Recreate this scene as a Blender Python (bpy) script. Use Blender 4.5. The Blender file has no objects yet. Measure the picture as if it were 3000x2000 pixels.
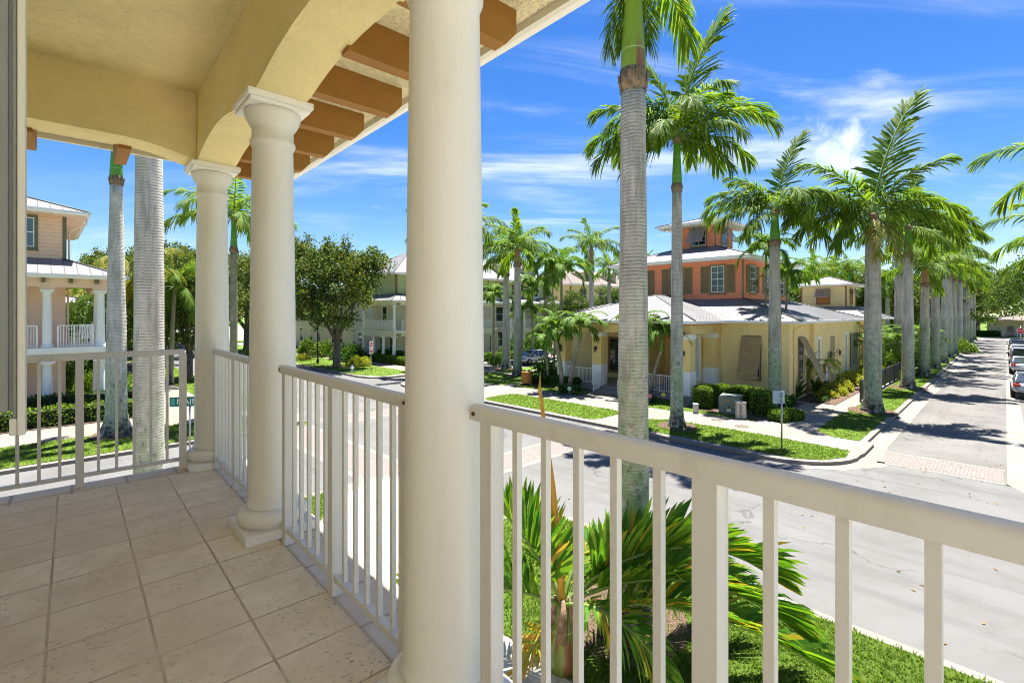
import bpy, math, random
from mathutils import Vector, Matrix
R = math.radians
rnd = random.Random(11)
sc = bpy.context.scene
col = sc.collection
HC = 5.4                      # eye height above the street
# ------------------------------------------------------------------ camera
cam = bpy.data.cameras.new('camera')
co = bpy.data.objects.new('camera', cam); col.objects.link(co)
co.location = (0, 0, HC); co.rotation_euler = (R(90), 0, 0)
cam.sensor_width = 36; cam.lens = 36 * 1418 / 3000; cam.shift_y = -80 / 3000
cam.clip_start = 0.05; cam.clip_end = 3000
sc.camera = co
# ------------------------------------------------------------------ light
SUN_EL = 73; sh = Vector((0.35, 0.94, 0)).normalized()
SUNV = Vector((sh.x * math.cos(R(SUN_EL)), sh.y * math.cos(R(SUN_EL)), math.sin(R(SUN_EL))))
sl = bpy.data.lights.new('sun', 'SUN'); sl.energy = 4.6; sl.angle = R(0.6); sl.color = (1, .96, .90)
so = bpy.data.objects.new('sun', sl); col.objects.link(so); so.location = (0, 0, 60)
so.rotation_euler = (-SUNV).to_track_quat('-Z', 'Y').to_euler()
w = bpy.data.worlds.new('World'); sc.world = w; w.use_nodes = True
nt = w.node_tree; nt.nodes.clear()
def N(t, **k):
    n = nt.nodes.new(t)
    for a, b in k.items():
        if a[0] == '_': n.inputs[a[1:].replace('_', ' ')].default_value = b
        else: setattr(n, a, b)
    return n
def L(a, b): nt.links.new(a, b)
sky = N('ShaderNodeTexSky', sky_type='NISHITA', sun_disc=False)
sky.sun_elevation = R(SUN_EL); sky.sun_rotation = math.atan2(sh.x, sh.y)
sky.air_density = 1.0; sky.dust_density = 0.3; sky.ozone_density = 3.0
hs = N('ShaderNodeHueSaturation', _Hue=.512, _Saturation=1.38, _Value=.95); L(sky.outputs[0], hs.inputs['Color'])
tc = N('ShaderNodeTexCoord'); sep = N('ShaderNodeSeparateXYZ'); L(tc.outputs['Generated'], sep.inputs[0])
zz = N('ShaderNodeMath', operation='ADD'); L(sep.outputs[2], zz.inputs[0]); zz.inputs[1].default_value = .16
dx = N('ShaderNodeMath', operation='DIVIDE'); L(sep.outputs[0], dx.inputs[0]); L(zz.outputs[0], dx.inputs[1])
dy = N('ShaderNodeMath', operation='DIVIDE'); L(sep.outputs[1], dy.inputs[0]); L(zz.outputs[0], dy.inputs[1])
cb = N('ShaderNodeCombineXYZ'); L(dx.outputs[0], cb.inputs[0]); L(dy.outputs[0], cb.inputs[1])
def cloud(scale, rot, loc, lo, hi, det, dist):
    mp = N('ShaderNodeMapping'); mp.inputs['Rotation'].default_value = (0, 0, R(rot)); mp.inputs['Scale'].default_value = scale
    mp.inputs['Location'].default_value = loc; L(cb.outputs[0], mp.inputs[0])
    nz = N('ShaderNodeTexNoise', _Scale=1.0, _Detail=det, _Roughness=.6, _Distortion=dist); L(mp.outputs[0], nz.inputs['Vector'])
    cr = N('ShaderNodeMapRange', interpolation_type='SMOOTHSTEP'); cr.inputs[1].default_value = lo; cr.inputs[2].default_value = hi
    L(nz.outputs[0], cr.inputs[0]); return cr
c1 = cloud((.5, 1.9, 1), -14, (2.3, .7, 0), .44, .80, 10, .9)      # cirrus streaks
c2 = cloud((.42, .55, 1), 0, (5.2, 1.4, 2), .40, .66, 5, .3)        # where they gather
c3 = cloud((1.1, 1.5, 1), 20, (1.7, 3.1, 5), .60, .73, 6, .1)     # a few denser puffs
m1 = N('ShaderNodeMath', operation='MULTIPLY'); L(c1.outputs[0], m1.inputs[0]); L(c2.outputs[0], m1.inputs[1])
m2 = N('ShaderNodeMath', operation='MULTIPLY'); L(c3.outputs[0], m2.inputs[0]); m2.inputs[1].default_value = .45
m3 = N('ShaderNodeMath', operation='MAXIMUM'); L(m1.outputs[0], m3.inputs[0]); L(m2.outputs[0], m3.inputs[1])
# one puffy cloud low behind the lane palms
dv = N('ShaderNodeVectorMath', operation='DISTANCE'); L(tc.outputs['Generated'], dv.inputs[0]); dv.inputs[1].default_value = Vector((.665, 1, .335)).normalized()
pn = N('ShaderNodeTexNoise', _Scale=16, _Detail=7, _Roughness=.6); L(tc.outputs['Generated'], pn.inputs['Vector'])
pm = N('ShaderNodeMath', operation='MULTIPLY_ADD'); L(pn.outputs[0], pm.inputs[0]); pm.inputs[1].default_value = -.125; L(dv.outputs['Value'], pm.inputs[2])
pr = N('ShaderNodeMapRange', interpolation_type='SMOOTHSTEP'); L(pm.outputs[0], pr.inputs[0])
for i_, q_ in enumerate((-.050, .004, .9, 0.0)): pr.inputs[i_ + 1].default_value = q_
m5 = N('ShaderNodeMath', operation='MAXIMUM'); L(m3.outputs[0], m5.inputs[0]); L(pr.outputs[0], m5.inputs[1]); m3 = m5
m4 = N('ShaderNodeMath', operation='MULTIPLY'); L(m3.outputs[0], m4.inputs[0]); m4.inputs[1].default_value = .95
mixc = N('ShaderNodeMix', data_type='RGBA'); L(m4.outputs[0], mixc.inputs[0]); L(hs.outputs[0], mixc.inputs[6])
mixc.inputs[7].default_value = (7.0, 7.3, 7.9, 1)
bg = N('ShaderNodeBackground', _Strength=.049); L(mixc.outputs[2], bg.inputs[0])
ow = N('ShaderNodeOutputWorld'); L(bg.outputs[0], ow.inputs[0])
sc.view_settings.view_transform = 'Standard'; sc.view_settings.look = 'None'
sc.view_settings.exposure = 1.98; sc.view_settings.gamma = 1
sc.cycles.max_bounces = 10; sc.cycles.diffuse_bounces = 8; sc.cycles.transparent_max_bounces = 4
sc.cycles.use_denoising = True; sc.cycles.filter_width = 1.0; sc.cycles.sample_clamp_indirect = 6
# ------------------------------------------------------------------ materials
def lin(h):
    if isinstance(h, str):
        c = [int(h[i:i + 2], 16) / 255 for i in (0, 2, 4)]
        return tuple((x / 12.92 if x <= .04045 else ((x + .055) / 1.055) ** 2.4) for x in c) + (1,)
    return tuple(h) + (1,)
class NT:
    def __init__(s, name):
        s.m = bpy.data.materials.new(name); s.m.use_nodes = True; s.t = s.m.node_tree; s.t.nodes.clear()
        s.out = s.n('ShaderNodeOutputMaterial'); s.tc = s.n('ShaderNodeTexCoord')
    def n(s, t, **k):
        x = s.t.nodes.new(t)
        for a, b in k.items():
            if a[0] == '_': x.inputs[a[1:].replace('_', ' ')].default_value = b
            else: setattr(x, a, b)
        return x
    def l(s, a, b): s.t.links.new(a, b)
    def vec(s, scale=(1, 1, 1), loc=(0, 0, 0), rot=(0, 0, 0)):
        m = s.n('ShaderNodeMapping'); m.inputs['Scale'].default_value = scale; m.inputs['Location'].default_value = loc
        m.inputs['Rotation'].default_value = rot; s.l(s.tc.outputs['Object'], m.inputs[0]); return m.outputs[0]
    def noise(s, scale, det=5, rough=.55, dist=0, v=None):
        x = s.n('ShaderNodeTexNoise', _Scale=scale, _Detail=det, _Roughness=rough, _Distortion=dist)
        s.l(v if v is not None else s.tc.outputs['Object'], x.inputs['Vector']); return x.outputs[0]
    def rng(s, x, lo, hi, a=0, b=1):
        m = s.n('ShaderNodeMapRange', interpolation_type='SMOOTHSTEP')
        for i, q in enumerate((lo, hi, a, b)): m.inputs[i + 1].default_value = q
        s.l(x, m.inputs[0]); return m.outputs[0]
    def mix(s, f, a, b, blend='MIX'):
        m = s.n('ShaderNodeMix', data_type='RGBA', blend_type=blend)
        for i, q in ((0, f), (6, a), (7, b)):
            if isinstance(q, (tuple, str)): m.inputs[i].default_value = lin(q) if isinstance(q, str) or len(q) == 3 else q
            elif isinstance(q, (int, float)): m.inputs[i].default_value = q
            else: s.l(q, m.inputs[i])
        return m.outputs[2]
    def math(s, op, a, b=0):
        m = s.n('ShaderNodeMath', operation=op)
        for i, q in ((0, a), (1, b)):
            if isinstance(q, (int, float)): m.inputs[i].default_value = q
            else: s.l(q, m.inputs[i])
        return m.outputs[0]
    def bump(s, h, strength=.4, dist=.02):
        b = s.n('ShaderNodeBump', _Strength=strength, _Distance=dist); s.l(h, b.inputs['Height']); return b.outputs[0]
    def done(s, c, rough=.7, nrm=None, spec=.3, metal=0):
        p = s.n('ShaderNodeBsdfPrincipled', _Roughness=rough, _Metallic=metal)
        p.inputs['Specular IOR Level'].default_value = spec
        if isinstance(c, (tuple, str)): p.inputs['Base Color'].default_value = lin(c)
        else: s.l(c, p.inputs['Base Color'])
        if nrm is not None: s.l(nrm, p.inputs['Normal'])
        s.l(p.outputs[0], s.out.inputs[0]); return s.m
def plain(name, c, rough=.6, var=.12, scale=3, spec=.3, metal=0, bump=0, bscale=80):
    t = NT(name); c = lin(c)[:3]; d = tuple(x * (1 - var) for x in c)
    x = t.mix(t.rng(t.noise(scale, 6, .6), .35, .65), c, d)
    return t.done(x, rough, t.bump(t.noise(bscale, 3), bump, .01) if bump else None, spec, metal)
def stucco(name, c, bump=.5, scale=22, knock=True, spec=.2, dist=.008):
    t = NT(name); c = lin(c)[:3]
    x = t.mix(t.rng(t.noise(1.3, 6, .65), .3, .75), c, tuple(q * .88 for q in c))
    n = t.noise(scale, 4, .55, .6)
    h = t.rng(n, .47, .56) if knock else n
    h = t.math('ADD', h, t.math('MULTIPLY', t.noise(scale * 5, 3), .35))
    return t.done(x, .85, t.bump(h, bump, dist), spec)
def siding(name, c, period=.2):
    t = NT(name); c = lin(c)[:3]
    wv = t.n('ShaderNodeTexWave', wave_type='BANDS', bands_direction='Z', wave_profile='SAW'); wv.inputs['Scale'].default_value = 2 * math.pi / 20 / period
    t.l(t.tc.outputs['Object'], wv.inputs[0])
    x = t.mix(t.rng(t.noise(2, 5), .3, .7), c, tuple(q * .92 for q in c))
    x = t.mix(t.rng(wv.outputs[1], .9, .97), x, tuple(q * .55 for q in c))
    return t.done(x, .7, t.bump(wv.outputs[1], .6, .02), .25)
def leafm(name, stops, trans=.35, rough=.45):
    rough = max(rough, .62)
    t = NT(name); g = t.n('ShaderNodeNewGeometry'); cr = t.n('ShaderNodeValToRGB')
    e = cr.color_ramp.elements
    while len(e) < len(stops): e.new(.5)
    for i, c in enumerate(stops):
        e[i].position = i / (len(stops) - 1); e[i].color = lin(c)
    t.l(g.outputs['Random Per Island'], cr.inputs[0])
    p = t.n('ShaderNodeBsdfPrincipled', _Roughness=rough); p.inputs['Specular IOR Level'].default_value = .13
    t.l(cr.outputs[0], p.inputs['Base Color'])
    tr = t.n('ShaderNodeBsdfTranslucent'); c2 = t.mix(1.0, cr.outputs[0], (1.5, 1.45, .55), 'MULTIPLY'); t.l(c2, tr.inputs[0])
    mx = t.n('ShaderNodeMixShader'); mx.inputs[0].default_value = trans
    t.l(p.outputs[0], mx.inputs[1]); t.l(tr.outputs[0], mx.inputs[2]); t.l(mx.outputs[0], t.out.inputs[0]); return t.m
def concrete(name, c, joint=None, rot=0):
    t = NT(name); c = lin(c)[:3]
    a = t.rng(t.noise(.5, 8, .7), .3, .72); b = t.rng(t.noise(9, 6, .7), .35, .7)
    x = t.mix(a, c, tuple(q * f for q, f in zip(c, (.78, .75, .70)))); x = t.mix(t.math('MULTIPLY', b, .35), x, tuple(q * .7 for q in c))
    h = t.noise(120, 3)
    if joint:
        br = t.n('ShaderNodeTexBrick', offset=0, squash=1); br.inputs['Scale'].default_value = 1
        for k, v in (('Mortar Size', .012), ('Brick Width', joint), ('Row Height', joint), ('Mortar Smooth', .2)): br.inputs[k].default_value = v
        t.l(t.tc.outputs['Object'], br.inputs[0]); x = t.mix(t.math('MULTIPLY', br.outputs[1], .55), x, tuple(q * .35 for q in c))
    return t.done(x, .85, t.bump(h, .25, .006), .25)
def asphalt(name, c, c2, along=(1.6, .06, 1)):
    t = NT(name); c = lin(c)[:3]; c2 = lin(c2)[:3]
    x = t.mix(t.rng(t.noise(.35, 9, .72, .4), .36, .68), c, c2)
    x = t.mix(t.math('MULTIPLY', t.rng(t.noise(1.7, 8, .75, 1.2), .58, .72), .45), x, tuple(q * .55 for q in c2))
    st = t.rng(t.noise(.6, 6, .7, .5, t.vec(along)), .50, .66); x = t.mix(t.math('MULTIPLY', st, .5), x, tuple(q * .72 for q in c2))
    vo = t.n('ShaderNodeTexVoronoi', feature='DISTANCE_TO_EDGE'); vo.inputs['Scale'].default_value = .22; wv = t.n('ShaderNodeVectorMath', operation='MULTIPLY_ADD'); nz = t.n('ShaderNodeTexNoise', _Scale=.9, _Detail=6); t.l(t.tc.outputs['Object'], nz.inputs['Vector']); t.l(nz.outputs[1], wv.inputs[0]); wv.inputs[1].default_value = (2.2,) * 3; t.l(t.tc.outputs['Object'], wv.inputs[2]); t.l(wv.outputs[0], vo.inputs['Vector'])
    ck = t.math('MULTIPLY', t.rng(vo.outputs[0], .004, .011, 1, 0), t.rng(t.noise(.25, 3), .5, .58)); x = t.mix(t.math('MULTIPLY', ck, .6), x, tuple(q * .4 for q in c2))
    sp = t.noise(85, 4, .8); x = t.mix(t.math('MULTIPLY', t.rng(sp, .42, .62), .5), x, tuple(q * .55 for q in c2))
    return t.done(x, .9, t.bump(sp, .35, .006), .25)
def pavers(name, c1, c2, mortar, wdt=.2, hgt=.1):
    t = NT(name); br = t.n('ShaderNodeTexBrick', offset=.5); br.inputs['Scale'].default_value = 1
    br.inputs['Color1'].default_value = lin(c1); br.inputs['Color2'].default_value = lin(c2); br.inputs['Mortar'].default_value = lin(mortar)
    for k, v in (('Mortar Size', .008), ('Brick Width', wdt), ('Row Height', hgt)): br.inputs[k].default_value = v
    t.l(t.tc.outputs['Object'], br.inputs[0])
    x = t.mix(t.rng(t.noise(.8, 6, .7), .4, .7), br.outputs[0], lin(c2)[:3])
    return t.done(x, .9, t.bump(br.outputs[1], -.3, .01), .2)
def grassm(name):
    t = NT(name)
    x = t.mix(t.rng(t.noise(.7, 6, .7), .3, .7), (.10, .165, .016), (.068, .125, .014))
    x = t.mix(t.rng(t.noise(38, 5, .75), .38, .66), x, (.135, .205, .025)); x = t.mix(t.math('MULTIPLY', t.rng(t.noise(2.3, 7, .8), .56, .74), .55), x, (.17, .21, .05))
    return t.done(x, .9, t.bump(t.noise(70, 5, .8), 1, .05), .15)
def mulchm():
    t = NT('mulch'); v = t.n('ShaderNodeTexVoronoi'); v.inputs['Scale'].default_value = 28; t.l(t.vec((1, 1.8, 1)), v.inputs[0])
    x = t.mix(t.rng(t.noise(40, 5, .8), .35, .65), (.10, .055, .035), (.21, .15, .11))
    return t.done(x, .95, t.bump(v.outputs[0], 1, .04), .1)
def trunkm(name, base, dark, lichen, greeny):
    t = NT(name)
    wv = t.n('ShaderNodeTexWave', wave_type='BANDS', bands_direction='Z', wave_profile='SIN')
    for k, v in (('Scale', 5.2), ('Distortion', 3.4), ('Detail', 4), ('Detail Scale', 1.6), ('Detail Roughness', .65)): wv.inputs[k].default_value = v
    t.l(t.tc.outputs['Object'], wv.inputs[0])
    sep = t.n('ShaderNodeSeparateXYZ'); t.l(t.tc.outputs['Object'], sep.inputs[0]); z = sep.outputs[2]
    x = t.mix(t.rng(t.noise(1.6, 6, .65, .3, t.vec((1.5, 1.5, .35))), .3, .7), base, tuple(q * .62 for q in base))
    rings = t.math('MULTIPLY', t.rng(wv.outputs[1], .02, .26, 1, 0), t.rng(t.noise(2.6, 8, .8), .36, .60))
    x = t.mix(t.math('MULTIPLY', rings, .85), x, dark)
    st = t.math('MULTIPLY', t.rng(t.noise(1.5, 7, .7, 0, t.vec((2.6, 2.6, .3))), .50, .64), .8)
    x = t.mix(st, x, tuple(q * .42 for q in base))
    li = t.math('MULTIPLY', t.rng(t.noise(2.6, 9, .78), .42, .55), t.rng(z, 1.5, greeny, .9, 0)); x = t.mix(li, x, lichen)
    sp = t.math('MULTIPLY', t.rng(t.noise(6.5, 9, .85, 0, t.vec((1.3, 1.3, .8))), .525, .57), t.rng(z, .5, greeny, 1, .10)); x = t.mix(t.math('MULTIPLY', sp, .8), x, (.05, .045, .035))
    x = t.mix(t.math('MULTIPLY', t.rng(t.noise(4, 6, .8), .35, .6), t.rng(z, .25, 1.1, 1, 0)), x, (.035, .03, .025))
    h = t.math('ADD', t.math('MULTIPLY', wv.outputs[1], .7), t.noise(22, 5, .7))
    return t.done(x, .92, t.bump(h, .45, .014), .12)
def barkm():
    t = NT('bark'); n = t.noise(9, 7, .7, .5, t.vec((1, 1, .3)))
    return t.done(t.mix(t.rng(n, .35, .65), (.10, .085, .065), (.24, .21, .17)), .95, t.bump(n, 1, .05), .1)
def shaftm(name, c, c2, k=.55):
    t = NT(name)
    sep = t.n('ShaderNodeSeparateXYZ'); t.l(t.tc.outputs['Object'], sep.inputs[0])
    x = t.mix(t.rng(t.noise(1.3, 5, .6, .2, t.vec((2.2, 2.2, .4))), k, k + .12), c, c2)
    f = t.math('FRACT', t.math('ADD', t.math('MULTIPLY', sep.outputs[2], 1.15), .35))
    x = t.mix(t.rng(f, .0, .045, .75, 0), x, (.42, .60, .22))
    return t.done(x, .38, t.bump(t.noise(6, 4, .6, 0, t.vec((5, 5, .3))), .25, .02), .45)
STUC = stucco('stucco_yellow', (.83, .71, .37), .42, 26, dist=.012); CEIL = stucco('stucco_ceiling', (.87, .76, .42), .6, 17, dist=.012)
SOFF = stucco('stucco_soffit', (.82, .74, .48), .7, 24, dist=.014)
def paintm(name, c, drip=.10, speck=.5, rough=.45):
    t = NT(name); x = t.mix(t.math('MULTIPLY', t.rng(t.noise(1.6, 7, .7, 0, t.vec((5, 5, .5))), .48, .72), drip * 3), c, tuple(q * f for q, f in zip(c, (.80, .76, .68))))
    x = t.mix(t.math('MULTIPLY', t.rng(t.noise(7, 8, .8), .56, .72), drip * 2.2), x, tuple(q * .68 for q in c)); x = t.mix(t.math('MULTIPLY', t.rng(t.noise(30, 3, .6), .735, .76), speck), x, (.16, .11, .07))
    return t.done(x, rough, t.bump(t.math('ADD', t.noise(40, 4), t.noise(9, 4, .6, 0, t.vec((6, 6, .6)))), .16, .004), .35)
COLW = paintm('column_paint', (.75, .74, .69)); WHITE = plain('white_paint', (.86, .85, .82), .45, .04, 1.2, .35); RAILW = paintm('railing_paint', (.66, .65, .615), .16, .6, .42)
CREAM = plain('cream_paint', (.74, .72, .62), .5, .05); RUST = plain('rusty_screw', (.12, .05, .03), .8)
BROWN = plain('brown_rafter', (.32, .155, .034), .65, .10, 4, .25, 0, .1); GREYP = plain('grey_panel', (.27, .28, .26), .45, .06)
def tilem():
    t = NT('floor_tile'); KBt = 1.08 * .34
    br = t.n('ShaderNodeTexBrick', offset=0, squash=1); br.inputs['Scale'].default_value = 1
    br.inputs['Color1'].default_value = lin((.83, .75, .60)); br.inputs['Color2'].default_value = lin((.74, .65, .51)); br.inputs['Mortar'].default_value = lin((.37, .285, .19))
    for k, v in (('Mortar Size', .0065), ('Brick Width', KBt), ('Row Height', KBt), ('Mortar Smooth', .3), ('Bias', 0)): br.inputs[k].default_value = v
    wob = t.noise(3, 3); vv = t.n('ShaderNodeVectorMath', operation='MULTIPLY_ADD'); t.l(wob, vv.inputs[0]); vv.inputs[1].default_value = (.006,) * 3
    t.l(t.vec((1, 1, 1), (-.943 * 1.08, -2.07 * 1.08, 0)), vv.inputs[2]); t.l(vv.outputs[0], br.inputs[0])
    x = t.mix(t.rng(t.noise(2.2, 7, .7), .32, .7), br.outputs[0], (.66, .56, .42)); x = t.mix(t.math('MULTIPLY', t.rng(t.noise(11, 6, .7), .45, .7), .5), x, (.62, .50, .38))
    pit = t.rng(t.noise(34, 4, .55, .4, t.vec((1, 1.7, 1), rot=(0, 0, .6))), .585, .66); area = t.rng(t.noise(1.3, 5, .7), .40, .60)
    pm = t.math('MULTIPLY', pit, area); x = t.mix(t.math('MULTIPLY', pm, .75), x, (.31, .235, .16))
    h = t.math('SUBTRACT', t.noise(60, 3), t.math('ADD', t.math('MULTIPLY', pm, 2), t.math('MULTIPLY', br.outputs[1], 3)))
    return t.done(x, .7, t.bump(h, .45, .006), .3)
TILE = tilem(); COPING = concrete('coping_stone', (.80, .69, .55), 1.08 * .34)
CONC = concrete('concrete_walk', (.235, .218, .188), 1.6); KERB = concrete('concrete_kerb', (.235, .213, .18), 3.0)
ASPH = asphalt('asphalt', (.155, .152, .146), (.120, .117, .11)); LANE = asphalt('asphalt_lane', (.17, .161, .15), (.120, .113, .104), (.06, 1.6, 1))
PAVE = pavers('pavers', (.205, .18, .165), (.165, .145, .132), (.115, .10, .085)); WALK = concrete('pale_paving', (.60, .56, .49), .9); GRASS = grassm('lawn_grass'); MULCH = mulchm()
BLADE = leafm('grass_blade', [(.052, .11, .012), (.09, .165, .016), (.16, .22, .04)], .4, .6)
TRUNK = trunkm('palm_trunk', (.60, .55, .465), (.11, .095, .075), (.27, .37, .19), 6.5)
TRUNKW = trunkm('pale_palm_trunk', (.68, .635, .56), (.15, .135, .11), (.36, .42, .27), 5.0)
THIN = trunkm('thin_palm_trunk', (.42, .36, .27), (.12, .09, .06), (.2, .22, .12), 1.2); BARK = barkm()
SHAFTG = shaftm('green_crownshaft', (.10, .27, .018), (.19, .30, .03), .62); SHAFTB = shaftm('brown_crownshaft', (.33, .15, .06), (.17, .22, .035), .52)
SHAFTM = shaftm('mottled_crownshaft', (.20, .30, .02), (.22, .10, .05), .50)
HUSK = plain('brown_husk', (.30, .21, .135), .9, .5, 9, .1, 0, 1, 25)
FROND = leafm('palm_frond', [(.05, .12, .014), (.09, .175, .018), (.135, .22, .026), (.21, .27, .04)], .48, .36)
FRONDY = leafm('palm_frond_old', [(.05, .12, .014), (.12, .19, .02), (.26, .24, .04), (.30, .22, .06)], .36, .4)
ADON = leafm('small_palm_frond', [(.05, .13, .018), (.085, .185, .02), (.13, .24, .03), (.22, .30, .06)], .36, .36)
YOUNG = leafm('young_palm_leaflet', [(.035, .125, .010), (.07, .18, .013), (.12, .23, .02), (.21, .28, .035)], .42, .34)
YELF = leafm('yellow_leaflet', [(.30, .24, .02), (.46, .30, .02), (.24, .26, .03), (.48, .26, .05)], .3, .45)
RACH = plain('frond_rib', (.17, .26, .05), .5, .2); RACHD = plain('frond_rib_brown', (.17, .12, .05), .6, .3); SPEAR = plain('orange_spear', (.52, .27, .035), .45, .25, 5)
OAKL = leafm('oak_leaf', [(.026, .058, .015), (.05, .096, .019), (.082, .132, .026), (.125, .165, .04), (.26, .235, .04)], .26, .38)
OAKD = leafm('dark_tree_leaf', [(.026, .062, .014), (.052, .105, .02), (.09, .15, .028), (.14, .195, .04)], .25, .45)
HEDGE = leafm('hedge_leaf', [(.04, .10, .013), (.085, .17, .018), (.15, .24, .026), (.26, .31, .045)], .25, .42)
HEDGED = leafm('dark_hedge_leaf', [(.022, .075, .014), (.046, .115, .018), (.085, .165, .024)], .22, .4)
CROTON = leafm('croton_leaf', [(.14, .23, .02), (.30, .33, .04), (.46, .42, .08), (.20, .26, .03)], .25, .4)
STRAP = leafm('strap_leaf', [(.03, .09, .012), (.065, .145, .02), (.17, .24, .08)], .3, .35); CORDY = leafm('dark_strap_leaf', [(.03, .07, .015), (.05, .11, .02), (.085, .12, .03)], .25, .32)
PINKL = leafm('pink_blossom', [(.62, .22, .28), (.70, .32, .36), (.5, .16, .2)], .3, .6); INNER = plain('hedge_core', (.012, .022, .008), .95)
ROOF = plain('metal_roof', (.20, .198, .196), .5, .16, .7, .35); SEAM = plain('roof_seam', (.085, .084, .082), .5, .1); ROOFT = pavers('shingle_roof', (.22, .185, .16), (.15, .125, .11), (.08, .07, .06), .4, .22)
ORANGE = siding('orange_siding', (.87, .29, .15), .2); YELW = stucco('yellow_wall', (.88, .69, .33), .12, 30); YELP = stucco('yellow_pillar', (.88, .66, .27), .12, 30)
PEACH = stucco('peach_stucco', (.84, .61, .46), .12, 30); PEACHS = siding('peach_siding', (.86, .56, .38), .2); GREENS = siding('green_siding', (.52, .58, .25), .2); BEIGE = stucco('beige_stucco', (.70, .64, .54), .12, 30)
YELS = siding('pale_yellow_siding', (.74, .62, .33), .2); OLIVE = plain('olive_trim', (.25, .185, .085), .55, .1); OLIVEG = plain('grey_green_trim', (.15, .15, .085), .55, .1); BRTRIM = plain('brown_trim', (.26, .13, .06), .6, .1)
LOUV = plain('brown_louvre', (.44, .315, .155), .55, .15); LOUVG = plain('grey_louvre', (.36, .31, .27), .5, .15)
GLASS = plain('window_glass', (.035, .045, .05), .06, .3, .8, .9); GLASSB = plain('blind_glass', (.10, .15, .16), .08, .25, 2, .8); BLACK = plain('black_metal', (.02, .02, .02), .4, .1, 5, .4)
STEEL = plain('galvanised_steel', (.42, .42, .41), .35, .1, 8, .5, .7); SIGNB = plain('sign_back', (.36, .46, .47), .45, .08); REDS = plain('sign_red', (.55, .02, .03), .4, .05); SIGNG = plain('sign_green', (.01, .16, .10), .4, .05)
SIGNW = plain('sign_white', (.82, .82, .82), .4, .03); XFMR = plain('transformer_green', (.16, .20, .155), .5, .1, 4, .35); PEDE = plain('beige_plastic', (.50, .44, .35), .5, .08); ORTX = plain('orange_marking', (.75, .28, .01), .5, .05); YLTX = plain('yellow_marking', (.7, .5, .03), .5, .05)
WOODO = plain('orange_wood', (.46, .19, .045), .6, .2, 6); GSTEP = concrete('grey_step', (.30, .28, .26)); CARW = plain('white_car_paint', (.72, .73, .74), .22, .02, 1, .6); CARS = plain('silver_car_paint', (.52, .54, .57), .25, .03, 1, .6, .3); CARD = plain('dark_car_paint', (.03, .04, .055), .2, .1, 1, .6)
TYRE = plain('tyre', (.02, .02, .02), .85); RIMM = plain('rim', (.35, .35, .36), .35, .1, 3, .5, .8); LAMPR = plain('tail_lamp', (.5, .015, .015), .2, .1, 3, .6); TUB = plain('planter', (.23, .18, .12), .7, .2)
DOORT = plain('tan_recess', (.42, .32, .16), .8, .08); PINKF = plain('pink_flower_metal', (.7, .12, .25), .5, .1); YELLF = plain('yellow_flower_metal', (.65, .6, .1), .5, .1); AQUAF = plain('aqua_flower_metal', (.25, .6, .5), .5, .1); FENCE = plain('dark_fence', (.045, .043, .04), .5, .15)
BLUEP = plain('blue_paint', (.02, .12, .45), .6, .1)
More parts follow.
